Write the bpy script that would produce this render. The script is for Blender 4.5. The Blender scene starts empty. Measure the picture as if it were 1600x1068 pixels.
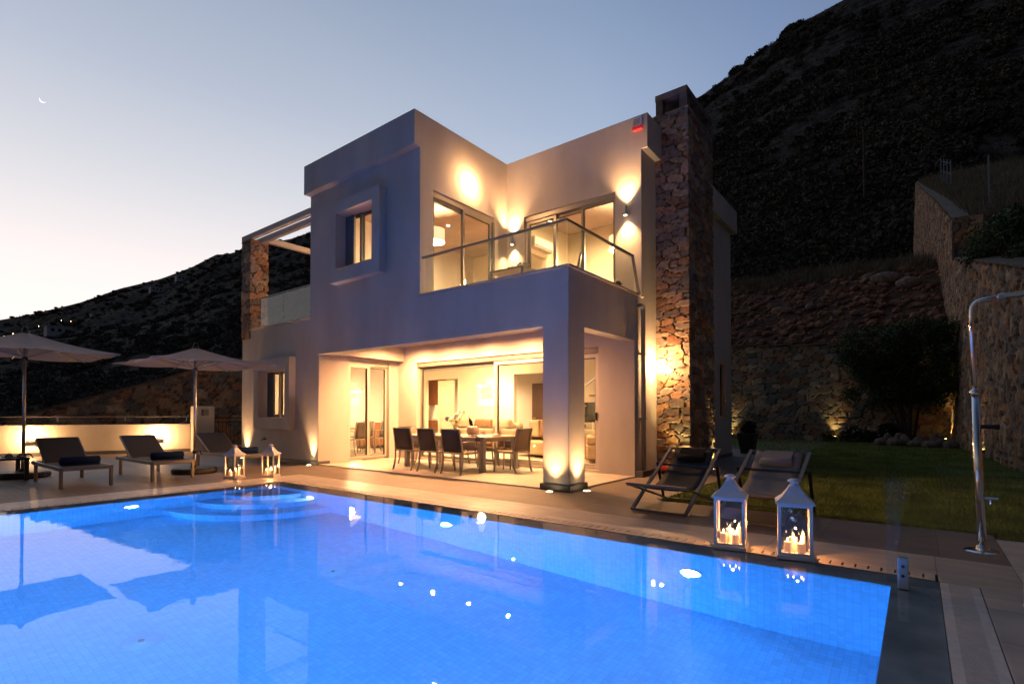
import bpy, bmesh, math, random
import numpy as np
from mathutils import Vector, Matrix
S = bpy.context.scene
COL = S.collection
random.seed(7); RNG = np.random.default_rng(7)
R = math.radians

# ---------------------------------------------------------------- camera
CAM = (4.27, -6.95, 1.2)
cd = bpy.data.cameras.new('camera'); cam = bpy.data.objects.new('camera', cd); COL.objects.link(cam)
cam.location = CAM; cam.rotation_euler = (R(90 + 1.0168), 0, R(37.7687))
cd.sensor_width = 36; cd.lens = 18.386; cd.shift_y = 0.0614; cd.clip_start = .05; cd.clip_end = 5000
S.camera = cam
# ---------------------------------------------------------------- world: clear dusk sky, afterglow low in the west (-X)
SKY = 0.9
w = bpy.data.worlds.new('World'); S.world = w; w.use_nodes = True
nt = w.node_tree; nt.nodes.clear()
def WN(t): return nt.nodes.new(t)
out = WN('ShaderNodeOutputWorld'); bg = WN('ShaderNodeBackground'); nt.links.new(bg.outputs[0], out.inputs[0])
tc = WN('ShaderNodeTexCoord'); sep = WN('ShaderNodeSeparateXYZ'); nt.links.new(tc.outputs['Generated'], sep.inputs[0])
ramp = WN('ShaderNodeValToRGB'); nt.links.new(sep.outputs['Z'], ramp.inputs[0])
cr = ramp.color_ramp
stops = [(0.0, (.86, .74, .69)), (.13, (.99, .91, .88)), (.22, (.90, .84, .84)), (.34, (.66, .68, .73)), (.48, (.44, .50, .61)), (.62, (.30, .37, .49)), (1.0, (.33, .40, .52))]
cr.elements[0].position = 0; cr.elements[0].color = (*stops[0][1], 1)
cr.elements[1].position = 1; cr.elements[1].color = (*stops[-1][1], 1)
for p, c in stops[1:-1]:
    e = cr.elements.new(p); e.color = (*c, 1)
# azimuth: dot with the glow direction
dot = WN('ShaderNodeVectorMath'); dot.operation = 'DOT_PRODUCT'; nt.links.new(tc.outputs['Generated'], dot.inputs[0]); dot.inputs[1].default_value = (-.97, .05, .0)
mr = WN('ShaderNodeMapRange'); nt.links.new(dot.outputs['Value'], mr.inputs[0]); mr.inputs[1].default_value = -1; mr.inputs[2].default_value = 1; mr.inputs[3].default_value = 0; mr.inputs[4].default_value = 1
r2 = WN('ShaderNodeValToRGB'); nt.links.new(mr.outputs[0], r2.inputs[0]); c2 = r2.color_ramp
c2.elements[0].position = 0; c2.elements[0].color = (.07, .085, .13, 1)
c2.elements[1].position = 1; c2.elements[1].color = (1.08, 1.03, 1.0, 1)
for p, c in ((.35, (.12, .145, .21)), (.6, (.52, .62, .80)), (.72, (.80, .87, .97)), (.85, (1., .99, 1.0))):
    e = c2.elements.new(p); e.color = (*c, 1)
mx = WN('ShaderNodeMix'); mx.data_type = 'RGBA'; mx.blend_type = 'MULTIPLY'; mx.inputs[0].default_value = 1
nt.links.new(ramp.outputs[0], mx.inputs[6]); nt.links.new(r2.outputs[0], mx.inputs[7])
sky = WN('ShaderNodeTexSky'); sky.sky_type = 'NISHITA'; sky.sun_disc = False; sky.sun_elevation = R(-2); sky.sun_rotation = R(-92)
sc_ = WN('ShaderNodeVectorMath'); sc_.operation = 'SCALE'; nt.links.new(sky.outputs[0], sc_.inputs[0]); sc_.inputs['Scale'].default_value = .05
ey = WN('ShaderNodeMapRange'); nt.links.new(sep.outputs['Y'], ey.inputs[0]); ey.inputs[1].default_value = -.30; ey.inputs[2].default_value = .12; ey.inputs[3].default_value = .27; ey.inputs[4].default_value = 1   # the eastern sky behind the camera is already dark
dk = WN('ShaderNodeVectorMath'); dk.operation = 'SCALE'; nt.links.new(mx.outputs[2], dk.inputs[0]); nt.links.new(ey.outputs[0], dk.inputs['Scale'])
ad = WN('ShaderNodeVectorMath'); ad.operation = 'ADD'; nt.links.new(dk.outputs[0], ad.inputs[0]); nt.links.new(sc_.outputs[0], ad.inputs[1])
nt.links.new(ad.outputs[0], bg.inputs[0]); bg.inputs[1].default_value = SKY
# ---------------------------------------------------------------- exposure / render
S.view_settings.view_transform = 'Standard'; S.view_settings.look = 'None'
S.view_settings.exposure = .26; S.view_settings.gamma = 1
S.render.engine = 'CYCLES'
cy = S.cycles
cy.use_denoising = True
try: cy.denoiser = 'OPENIMAGEDENOISE'
except Exception: pass
cy.max_bounces = 10; cy.diffuse_bounces = 4; cy.glossy_bounces = 5; cy.transmission_bounces = 8; cy.transparent_max_bounces = 14
cy.sample_clamp_indirect = 6; cy.blur_glossy = .5
cy.caustics_reflective = False; cy.caustics_refractive = True
try: cy.use_light_tree = True
except Exception: pass

# ================================================================ materials
MATS = {}
def mat(name, col=(.5, .5, .5), rough=.6, metal=0, noise=0, nscale=20, bump=0, bscale=60, spec=.5, emit=None, estr=0, stretch=None, coord='Object', dark=None, ns2=None):
    m = bpy.data.materials.new(name); m.use_nodes = True; MATS[name] = m
    t = m.node_tree; b = t.nodes['Principled BSDF']
    b.inputs['Base Color'].default_value = (*col, 1); b.inputs['Roughness'].default_value = rough; b.inputs['Metallic'].default_value = metal
    b.inputs['Specular IOR Level'].default_value = spec
    if emit: b.inputs['Emission Color'].default_value = (*emit, 1); b.inputs['Emission Strength'].default_value = estr
    tc = t.nodes.new('ShaderNodeTexCoord'); src = tc.outputs[coord]
    if stretch:
        mp = t.nodes.new('ShaderNodeMapping'); mp.inputs['Scale'].default_value = stretch; t.links.new(src, mp.inputs[0]); src = mp.outputs[0]
    if noise:
        n = t.nodes.new('ShaderNodeTexNoise'); n.inputs['Scale'].default_value = nscale; n.inputs['Detail'].default_value = 6; t.links.new(src, n.inputs['Vector'])
        rr = t.nodes.new('ShaderNodeValToRGB'); t.links.new(n.outputs['Fac'], rr.inputs[0])
        d = dark or tuple(c * (1 - noise) for c in col)
        rr.color_ramp.elements[0].position = .3; rr.color_ramp.elements[0].color = (*d, 1)
        rr.color_ramp.elements[1].position = .7; rr.color_ramp.elements[1].color = (*[min(1, c * (1 + noise * .5)) for c in col], 1)
        t.links.new(rr.outputs[0], b.inputs['Base Color'])
    if bump:
        n = t.nodes.new('ShaderNodeTexNoise'); n.inputs['Scale'].default_value = bscale; n.inputs['Detail'].default_value = 5; t.links.new(src, n.inputs['Vector'])
        bp = t.nodes.new('ShaderNodeBump'); bp.inputs['Strength'].default_value = bump; bp.inputs['Distance'].default_value = .01; t.links.new(n.outputs['Fac'], bp.inputs['Height'])
        t.links.new(bp.outputs[0], b.inputs['Normal'])
    return m
def links(m): return m.node_tree, m.node_tree.nodes['Principled BSDF']
M = MATS
mat('stucco', (.60, .545, .50), .85, noise=.15, nscale=1.5, bump=.6, bscale=90, spec=.2, stretch=(1, 1, .4))
mat('porch_plaster', (.64, .57, .50), .85, noise=.04, nscale=1.5, bump=.15, bscale=90, spec=.2)
mat('room_plaster', (.70, .62, .48), .8, noise=.03, nscale=1.2, spec=.2)
mat('garden_wall_plaster', (.66, .59, .50), .85, noise=.08, nscale=2, bump=.3, bscale=70, spec=.2)
mat('coping_cap', (.55, .48, .43), .6, noise=.1, nscale=8)
mat('plinth', (.10, .095, .09), .5, noise=.2, nscale=6)
mat('concrete', (.30, .28, .26), .8, noise=.25, nscale=5, bump=.3, bscale=40)
mat('frame_alu', (.34, .30, .26), .4, metal=.5)
mat('frame_light', (.62, .56, .48), .45, metal=.2)
mat('gasket', (.02, .02, .02), .6)
mat('shutter', (.10, .10, .11), .5)
mat('rail_metal', (.20, .20, .22), .35, metal=.6)
mat('strut_alu', (.55, .53, .51), .4, metal=.35)
mat('opal_glow', (1, .9, .8), .5, emit=(1, .78, .50), estr=9)
mat('chrome', (.75, .76, .78), .12, metal=1)
mat('brushed_alu', (.62, .61, .60), .28, metal=.9)
mat('chair_frame', (.40, .36, .32), .35, metal=.7)
mat('lounger_frame', (.22, .20, .18), .4, metal=.6)
mat('sling_dark', (.045, .042, .040), .7, noise=.3, nscale=300)
mat('sling_brown', (.085, .060, .045), .7, noise=.25, nscale=350)
mat('sling_taupe', (.038, .034, .032), .7, noise=.25, nscale=350)
mat('sling_tan', (.30, .23, .17), .7, noise=.2, nscale=350)
mat('sling_charcoal', (.015, .015, .016), .75, noise=.3, nscale=260)
mat('sling_grey', (.19, .18, .18), .7, noise=.2, nscale=260)
mat('sling_black', (.010, .010, .011), .9, spec=.15)
mat('grey_paint', (.10, .097, .097), .45)
mat('towel_navy', (.008, .022, .075), .95, noise=.3, nscale=90, bump=.6, bscale=250, spec=.1)
mat('canopy', (.80, .70, .63), .85, noise=.05, nscale=4, bump=.1, bscale=300, spec=.1)
_t, _b = links(MATS['canopy']); _tl = _t.nodes.new('ShaderNodeBsdfTranslucent'); _tl.inputs[0].default_value = (.80, .66, .56, 1); _m = _t.nodes.new('ShaderNodeMixShader'); _m.inputs[0].default_value = .45
_o = next(n for n in _t.nodes if n.type == 'OUTPUT_MATERIAL'); _t.links.new(_b.outputs[0], _m.inputs[1]); _t.links.new(_tl.outputs[0], _m.inputs[2]); _t.links.new(_m.outputs[0], _o.inputs[0])
mat('black_base', (.02, .019, .018), .5, noise=.3, nscale=30, bump=.3)
mat('black_metal', (.02, .02, .022), .4, metal=.4)
mat('white_metal', (.70, .67, .66), .45, noise=.05, nscale=30)
mat('grey_pipe', (.30, .27, .25), .5)
mat('white_plastic', (.7, .68, .64), .35)
mat('red_plastic', (.65, .03, .04), .3, emit=(.8, .03, .03), estr=.25)
mat('red_fabric', (.55, .06, .035), .7)
mat('wax', (.80, .66, .52), .5, emit=(1, .36, .14), estr=.35)  # faint emission stands in for candlelight glowing through the wax
mat('flame', (1, .6, .2), .5, emit=(1, .62, .28), estr=28)
mat('lamp_glow', (1, .8, .5), .5, emit=(1, .72, .38), estr=30)
mat('downlight_glow', (1, .8, .5), .5, emit=(1, .75, .45), estr=40)
mat('yellow_glow', (1, .85, .4), .5, emit=(1, .75, .22), estr=18)
mat('shade_glow', (.9, .8, .6), .7, emit=(1, .74, .42), estr=1.0)
mat('pool_glow', (.8, .9, 1), .5, emit=(.55, .80, 1), estr=22)
mat('street_glow', (1, .8, .5), .5, emit=(1, .66, .30), estr=18)
mat('moon_glow', (1, 1, 1), .5, emit=(1, .95, .88), estr=2.2)
mat('wood', (.30, .115, .045), .45, noise=.3, nscale=6, stretch=(12, 12, 1))
mat('dark_wood', (.07, .03, .015), .4, noise=.3, nscale=6, stretch=(8, 8, 1))
mat('cream_paint', (.66, .58, .42), .5)
mat('sofa', (.52, .40, .27), .9, noise=.1, nscale=14, bump=.4, bscale=80, spec=.1)
mat('cushion_brown', (.22, .12, .06), .9, noise=.2, nscale=20)
mat('cloth', (.62, .57, .52), .9, noise=.08, nscale=40, bump=.3, bscale=120, spec=.1)
mat('porcelain', (.75, .72, .68), .2)
mat('bucket', (.45, .35, .30), .5, noise=.2, nscale=30)
mat('bottle_glass', (.008, .012, .008), .1)
mat('foil', (.5, .35, .1), .3, metal=.8)
mat('petal', (.80, .78, .66), .7)
mat('pink_petal', (.62, .30, .28), .7)
mat('stem', (.06, .13, .03), .7)
mat('tabletop', (.50, .42, .33), .4, noise=.1, nscale=8, stretch=(2, 14, 14))
mat('picture_paint', (.35, .40, .42), .7, noise=.6, nscale=3, stretch=(1, 1, 4))
mat('bark', (.055, .040, .028), .9, noise=.4, nscale=20, bump=.8, bscale=40)
mat('leaf', (.055, .080, .020), .6, noise=.5, nscale=3, spec=.3)
mat('leaf_dark', (.018, .030, .010), .7, noise=.5, nscale=2, spec=.2)
mat('bush_hill', (.105, .090, .068), .9, noise=.5, nscale=.12, spec=.1)
mat('dry_grass', (.19, .155, .10), .9, noise=.5, nscale=2, spec=.1)
mat('rubble', (.24, .125, .08), .9, noise=.55, nscale=1.6, bump=.8, bscale=8, spec=.1)
mat('boulder', (.25, .18, .14), .9, noise=.5, nscale=6, bump=1, bscale=14, spec=.1)
mat('earth', (.11, .062, .042), .95, noise=.5, nscale=1.5, bump=1, bscale=6, spec=.1)
mat('hill_ground', (.074, .059, .047), .95, noise=.9, nscale=.35, bump=1, bscale=1.2, spec=.05)
mat('far_ground', (.045, .040, .036), .95, noise=.5, nscale=.02, spec=.05)
mat('white_wash', (.5, .48, .46), .8)
mat('terracotta', (.03, .025, .022), .6, noise=.3)
mat('drain_dark', (.01, .01, .012), .6)
mat('slot_stone', (.50, .42, .36), .5, noise=.3, nscale=9, bump=.2, bscale=60)
mat('grate', (.55, .54, .54), .4, noise=.15, nscale=20)
mat('coping', (.52, .45, .39), .4, noise=.22, nscale=3, bump=.15, bscale=50, stretch=(1, 3, 1))
mat('wet_lip', (.60, .56, .53), .3, noise=.35, nscale=3, bump=.1)
mat('side_paving', (.46, .42, .385), .5, noise=.25, nscale=3, bump=.15, bscale=50)
mat('porch_tile', (.70, .62, .53), .35, noise=.06, nscale=3)
mat('plastic_pool', (.75, .85, .9), .4)
mat('utility_wood', (.09, .05, .03), .9, noise=.3)
mat('fence_grey', (.22, .24, .26), .5, metal=.3)
mat('grass_blade', (.25, .31, .075), .7, noise=.45, nscale=1.3, spec=.2)
mat('lawn_soil', (.12, .115, .04), .95, noise=.4, nscale=3)

def tile_lines(m, size, lw, line_col, bumpd=.3, axes='xy', off=(0, 0, 0), tone=.16):
    """thin joints every `size` metres along the given axes"""
    t, b = links(m)
    tc = t.nodes.new('ShaderNodeTexCoord'); sp = t.nodes.new('ShaderNodeSeparateXYZ'); t.links.new(tc.outputs['Object'], sp.inputs[0])
    prev = None
    for a, s, o in zip('xyz', size, off):
        if a not in axes: continue
        n1 = t.nodes.new('ShaderNodeMath'); n1.operation = 'ADD'; t.links.new(sp.outputs[a.upper()], n1.inputs[0]); n1.inputs[1].default_value = o + 1000 * s
        n2 = t.nodes.new('ShaderNodeMath'); n2.operation = 'MODULO'; t.links.new(n1.outputs[0], n2.inputs[0]); n2.inputs[1].default_value = s
        n3 = t.nodes.new('ShaderNodeMath'); n3.operation = 'LESS_THAN'; t.links.new(n2.outputs[0], n3.inputs[0]); n3.inputs[1].default_value = lw
        if prev is None: prev = n3
        else:
            mxn = t.nodes.new('ShaderNodeMath'); mxn.operation = 'MAXIMUM'; t.links.new(prev.outputs[0], mxn.inputs[0]); t.links.new(n3.outputs[0], mxn.inputs[1]); prev = mxn
    mix = t.nodes.new('ShaderNodeMix'); mix.data_type = 'RGBA'; t.links.new(prev.outputs[0], mix.inputs[0])
    bc = b.inputs['Base Color']
    if bc.is_linked: t.links.new(bc.links[0].from_socket, mix.inputs[6])
    else: mix.inputs[6].default_value = bc.default_value
    mix.inputs[7].default_value = (*line_col, 1)
    # tone differs a little from slab to slab
    dv = t.nodes.new('ShaderNodeVectorMath'); dv.operation = 'DIVIDE'; dv.inputs[1].default_value = size
    av = t.nodes.new('ShaderNodeVectorMath'); av.operation = 'ADD'; av.inputs[1].default_value = off; t.links.new(tc.outputs['Object'], av.inputs[0]); t.links.new(av.outputs[0], dv.inputs[0])
    fl = t.nodes.new('ShaderNodeVectorMath'); fl.operation = 'FLOOR'; t.links.new(dv.outputs[0], fl.inputs[0])
    wn_ = t.nodes.new('ShaderNodeTexWhiteNoise'); t.links.new(fl.outputs[0], wn_.inputs['Vector'])
    mr_ = t.nodes.new('ShaderNodeMapRange'); t.links.new(wn_.outputs['Value'], mr_.inputs[0]); mr_.inputs[3].default_value = 1 - tone; mr_.inputs[4].default_value = 1 + tone * .6
    sc2 = t.nodes.new('ShaderNodeVectorMath'); sc2.operation = 'SCALE'; t.links.new(mix.outputs[2], sc2.inputs[0]); t.links.new(mr_.outputs[0], sc2.inputs['Scale'])
    t.links.new(sc2.outputs[0], bc)
mat('deck_tile', (.19, .145, .115), .55, noise=.22, nscale=2.2, bump=.15, bscale=30, stretch=(1, 9, 1))
tile_lines(M['deck_tile'], (.9, .45, 1), .006, (.06, .05, .04), off=(.1, .2, 0))
tile_lines(M['porch_tile'], (.6, .6, 1), .004, (.35, .3, .25))
tile_lines(M['coping'], (1.2, 1.2, 1), .005, (.12, .1, .09), off=(.43, .55, 0))
tile_lines(M['side_paving'], (.9, .6, 1), .006, (.08, .07, .06), off=(.3, .17, 0))
mat('mosaic', (.62, .84, .95), .35, noise=.05, nscale=3)
tile_lines(M['mosaic'], (.05, .05, .05), .007, (.50, .73, .88), axes='xyz', off=(.02, .02, .02), tone=.10)

def glass_mat(name, tint=(1, 1, 1), ior=1.5, rough=0.0):
    m = bpy.data.materials.new(name); m.use_nodes = True; MATS[name] = m; t = m.node_tree; t.nodes.clear()
    o = t.nodes.new('ShaderNodeOutputMaterial'); mi = t.nodes.new('ShaderNodeMixShader'); f = t.nodes.new('ShaderNodeFresnel'); f.inputs[0].default_value = ior
    tr = t.nodes.new('ShaderNodeBsdfTransparent'); tr.inputs[0].default_value = (*tint, 1); g = t.nodes.new('ShaderNodeBsdfGlossy'); g.inputs['Roughness'].default_value = rough
    ge = t.nodes.new('ShaderNodeNewGeometry'); mr = t.nodes.new('ShaderNodeMapRange'); mr.inputs[3].default_value = ior; mr.inputs[4].default_value = 1 / ior   # both faces of a thin pane mirror alike
    t.links.new(ge.outputs['Backfacing'], mr.inputs[0]); t.links.new(mr.outputs[0], f.inputs[0])
    t.links.new(f.outputs[0], mi.inputs[0]); t.links.new(tr.outputs[0], mi.inputs[1]); t.links.new(g.outputs[0], mi.inputs[2]); t.links.new(mi.outputs[0], o.inputs[0]); return m
glass_mat('pane_glass', (.94, .95, .93), 1.35)
glass_mat('rail_glass', (.92, .95, .94), 1.28)
glass_mat('terrace_glass', (.86, .93, .95), 2.6)
glass_mat('drinking_glass', (.95, .95, .93), 1.7)
# water: refraction below, mirror above
m = bpy.data.materials.new('water'); m.use_nodes = True; M['water'] = m; t = m.node_tree; t.nodes.clear()
o = t.nodes.new('ShaderNodeOutputMaterial'); mi = t.nodes.new('ShaderNodeMixShader'); f = t.nodes.new('ShaderNodeFresnel'); f.inputs[0].default_value = 1.33
rf = t.nodes.new('ShaderNodeBsdfRefraction'); rf.inputs['IOR'].default_value = 1.33; rf.inputs['Roughness'].default_value = 0; rf.inputs[0].default_value = (.86, .95, 1, 1)
g = t.nodes.new('ShaderNodeBsdfGlossy'); g.inputs['Roughness'].default_value = 0.0
tcw = t.nodes.new('ShaderNodeTexCoord'); nz = t.nodes.new('ShaderNodeTexNoise'); nz.inputs['Scale'].default_value = 5; nz.inputs['Detail'].default_value = 2; t.links.new(tcw.outputs['Object'], nz.inputs['Vector'])
bp = t.nodes.new('ShaderNodeBump'); bp.inputs['Strength'].default_value = .055; bp.inputs['Distance'].default_value = .01; t.links.new(nz.outputs['Fac'], bp.inputs['Height'])
for n in (f, rf, g): t.links.new(bp.outputs[0], n.inputs['Normal'])
th = t.nodes.new('ShaderNodeBsdfTransparent'); th.inputs[0].default_value = (.86, .95, 1, 1); m2 = t.nodes.new('ShaderNodeMixShader'); m2.inputs[0].default_value = 0
t.links.new(rf.outputs[0], m2.inputs[1]); t.links.new(th.outputs[0], m2.inputs[2])
t.links.new(f.outputs[0], mi.inputs[0]); t.links.new(m2.outputs[0], mi.inputs[1]); t.links.new(g.outputs[0], mi.inputs[2]); t.links.new(mi.outputs[0], o.inputs[0])
mat('cap_stone', (.20, .16, .13), .9, noise=.4, nscale=4, bump=.6, bscale=20, spec=.1)
# masonry: per-stone colour attribute (real stone colours), plus fine grain
def stone_mat(name, rough=.85, mul=1.0):
    m = mat(name, (.3, .25, .2), rough, bump=.7, bscale=22, spec=.2); t, b = links(m)
    a = t.nodes.new('ShaderNodeAttribute'); a.attribute_name = 'Col'
    n = t.nodes.new('ShaderNodeTexNoise'); n.inputs['Scale'].default_value = 14; n.inputs['Detail'].default_value = 7
    tc = t.nodes.new('ShaderNodeTexCoord'); t.links.new(tc.outputs['Object'], n.inputs['Vector'])
    mr = t.nodes.new('ShaderNodeMapRange'); t.links.new(n.outputs['Fac'], mr.inputs[0]); mr.inputs[1].default_value = .3; mr.inputs[2].default_value = .7; mr.inputs[3].default_value = .62 * mul; mr.inputs[4].default_value = 1.25 * mul
    v = t.nodes.new('ShaderNodeVectorMath'); v.operation = 'SCALE'; t.links.new(a.outputs['Color'], v.inputs[0]); t.links.new(mr.outputs[0], v.inputs['Scale']); t.links.new(v.outputs[0], b.inputs['Base Color'])
    return m
stone_mat('masonry')

# ================================================================ mesh helpers
def link(o, parent=None):
    COL.objects.link(o)
    if parent is not None: o.parent = parent
    return o
def obj(name, bm, m, parent=None, smooth=False, bevel=0, segs=2):
    me = bpy.data.meshes.new(name)
    if isinstance(bm, tuple):
        v, fcs = bm; me.from_pydata([tuple(x) for x in v], [], [tuple(x) for x in fcs]); me.update()
    else:
        bmesh.ops.recalc_face_normals(bm, faces=bm.faces); bm.to_mesh(me); bm.free()
    me.materials.append(M[m] if isinstance(m, str) else m)
    o = bpy.data.objects.new(name, me); link(o, parent)
    if smooth:
        for p in me.polygons: p.use_smooth = True
    if bevel:
        md = o.modifiers.new('bevel', 'BEVEL'); md.width = bevel; md.segments = segs; md.limit_method = 'ANGLE'; md.angle_limit = R(40)
    return o
def np_mesh(name, V, F, m, parent=None, smooth=False, cols=None):
    me = bpy.data.meshes.new(name); V = np.asarray(V, np.float32); F = np.asarray(F, np.int32); k = F.shape[1]
    me.vertices.add(len(V)); me.vertices.foreach_set('co', V.ravel())
    me.loops.add(F.size); me.loops.foreach_set('vertex_index', F.ravel())
    me.polygons.add(len(F)); me.polygons.foreach_set('loop_start', np.arange(0, F.size, k, dtype=np.int32))
    try: me.polygons.foreach_set('loop_total', np.full(len(F), k, np.int32))
    except Exception: pass
    me.polygons.foreach_set('use_smooth', np.full(len(F), bool(smooth)))
    me.update(calc_edges=True); me.validate()
    if cols is not None:
        ca = me.color_attributes.new('Col', 'FLOAT_COLOR', 'POINT'); c4 = np.ones((len(V), 4), np.float32); c4[:, :3] = cols; ca.data.foreach_set('color', c4.ravel())
    me.materials.append(M[m]); o = bpy.data.objects.new(name, me); return link(o, parent)
def B(): return bmesh.new()
def box(bm, x0, x1, y0, y1, z0, z1, mt=None):
    vs = [bm.verts.new(p) for p in ((x0, y0, z0), (x1, y0, z0), (x1, y1, z0), (x0, y1, z0), (x0, y0, z1), (x1, y0, z1), (x1, y1, z1), (x0, y1, z1))]
    if mt is not None:
        for v in vs: v.co = mt @ v.co
    for f in ((0, 3, 2, 1), (4, 5, 6, 7), (0, 1, 5, 4), (1, 2, 6, 5), (2, 3, 7, 6), (3, 0, 4, 7)): bm.faces.new([vs[i] for i in f])
    return bm
def tube(bm, pts, r, n=8, closed=False, flat=None, caps=True):
    """round (or rectangular, flat=(w,h)) tube through points"""
    P = [Vector(p) for p in pts]; rings = []
    L = len(P)
    up = Vector((0, 0, 1))
    prevn = None
    for i, p in enumerate(P):
        if closed: d = (P[(i + 1) % L] - P[i - 1])
        else: d = (P[min(i + 1, L - 1)] - P[max(i - 1, 0)])
        d.normalize()
        if prevn is None:
            a = d.cross(up)
            if a.length < .05: a = d.cross(Vector((0, 1, 0)))
        else: a = prevn - d * prevn.dot(d)
        a.normalize(); prevn = a; b = d.cross(a)
        rr = r[i] if isinstance(r, (list, tuple)) else r
        if flat: ring = [p + a * sx * flat[0] / 2 + b * sy * flat[1] / 2 for sx, sy in ((1, 1), (-1, 1), (-1, -1), (1, -1))]
        else: ring = [p + (a * math.cos(2 * math.pi * k / n) + b * math.sin(2 * math.pi * k / n)) * rr for k in range(n)]
        rings.append([bm.verts.new(q) for q in ring])
    k = len(rings[0])
    for i in range(L - (0 if closed else 1)):
        A, Bq = rings[i], rings[(i + 1) % L]
        for j in range(k): bm.faces.new((A[j], A[(j + 1) % k], Bq[(j + 1) % k], Bq[j]))
    if caps and not closed: bm.faces.new(rings[0]); bm.faces.new(list(reversed(rings[-1])))
    return bm
def bar(bm, p, q, w, h=None): return tube(bm, [p, q], 0, flat=(w, h or w))
def lathe(bm, prof, c=(0, 0, 0), n=20):
    rings = []
    for r_, z in prof:
        if r_ < 1e-5: rings.append([bm.verts.new((c[0], c[1], c[2] + z))])
        else: rings.append([bm.verts.new((c[0] + r_ * math.cos(2 * math.pi * k / n), c[1] + r_ * math.sin(2 * math.pi * k / n), c[2] + z)) for k in range(n)])
    for A, Bq in zip(rings, rings[1:]):
        for j in range(n):
            if len(A) == 1 and len(Bq) == 1: continue
            if len(A) == 1: bm.faces.new((A[0], Bq[j], Bq[(j + 1) % n]))
            elif len(Bq) == 1: bm.faces.new((A[j], Bq[0], A[(j + 1) % n]))
            else: bm.faces.new((A[j], Bq[j], Bq[(j + 1) % n], A[(j + 1) % n]))
    return bm
def voxel(adds, name, m, parent=None, bevel=0, extra=None):
    """ordered list of ('+'|'-', x0,x1,y0,y1,z0,z1): one watertight union"""
    ax = [sorted({round(b[1 + 2 * a + s], 4) for b in adds for s in (0, 1)}) for a in range(3)]
    occ = np.zeros([len(a) - 1 for a in ax], bool)
    for b in adds:
        i = [np.searchsorted(ax[a], round(b[1 + 2 * a], 4)) for a in range(3)]; j = [np.searchsorted(ax[a], round(b[2 + 2 * a], 4)) for a in range(3)]
        occ[i[0]:j[0], i[1]:j[1], i[2]:j[2]] = b[0] == '+'
    bm = B(); vd = {}
    def V(i, j, k):
        if (i, j, k) not in vd: vd[(i, j, k)] = bm.verts.new((ax[0][i], ax[1][j], ax[2][k]))
        return vd[(i, j, k)]
    nx, ny, nz = occ.shape
    def g(i, j, k): return 0 <= i < nx and 0 <= j < ny and 0 <= k < nz and occ[i, j, k]
    for i, j, k in zip(*np.nonzero(occ)):
        for (d, q) in (((-1, 0, 0), ((0, 0, 0), (0, 0, 1), (0, 1, 1), (0, 1, 0))), ((1, 0, 0), ((1, 0, 0), (1, 1, 0), (1, 1, 1), (1, 0, 1))),
                       ((0, -1, 0), ((0, 0, 0), (1, 0, 0), (1, 0, 1), (0, 0, 1))), ((0, 1, 0), ((0, 1, 0), (0, 1, 1), (1, 1, 1), (1, 1, 0))),
                       ((0, 0, -1), ((0, 0, 0), (0, 1, 0), (1, 1, 0), (1, 0, 0))), ((0, 0, 1), ((0, 0, 1), (1, 0, 1), (1, 1, 1), (0, 1, 1)))):
            if not g(i + d[0], j + d[1], k + d[2]): bm.faces.new([V(i + a, j + b, k + c) for a, b, c in q])
    me = bpy.data.meshes.new(name); bm.normal_update(); bm.to_mesh(me); bm.free(); me.materials.append(M[m])
    o = bpy.data.objects.new(name, me); link(o, parent)
    if bevel:
        md = o.modifiers.new('bevel', 'BEVEL'); md.width = bevel; md.segments = 2; md.limit_method = 'ANGLE'; md.angle_limit = R(40)
    return o
def thing(name, label, cat, loc=(0, 0, 0), rz=0, group=None):
    o = bpy.data.objects.new(name, None); COL.objects.link(o); o.location = loc; o.rotation_euler = (0, 0, rz); o.empty_display_size = .2
    return tag(o, label, cat, group)
def tag(o, label=None, cat=None, group=None, kind=None):
    if label: o['label'] = label
    if cat: o['category'] = cat
    if group: o['group'] = group
    if kind: o['kind'] = kind
    return o
def dup(root, loc, rz, label=None, group=None):
    r = root.copy(); COL.objects.link(r); r.location = loc; r.rotation_euler = (0, 0, rz)
    if label: r['label'] = label
    if group: r['group'] = group
    def rec(a, b):
        for ch in list(a.children):
            c = ch.copy(); COL.objects.link(c); c.parent = b; rec(ch, c)
    rec(root, r)
    return r
def light(kind, name, loc, power, col, parent=None, size=.05, target=None, spot=None, blend=.5, rot=None):
    l = bpy.data.lights.new(name, kind); l.energy = power; l.color = col
    if kind in ('POINT', 'SPOT'): l.shadow_soft_size = size
    if kind == 'AREA': l.size = size
    if spot: l.spot_size = R(spot); l.spot_blend = blend
    o = bpy.data.objects.new(name, l); COL.objects.link(o)
    if parent is not None: o.parent = parent
    o.location = loc
    if target is not None: o.rotation_euler = (Vector(target) - Vector(loc)).to_track_quat('-Z', 'Y').to_euler()
    return o
WARM = (1, .46, .18); WARM2 = (1, .53, .22); YEL = (1, .74, .26); POOLC = (.016, .25, 1)

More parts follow.
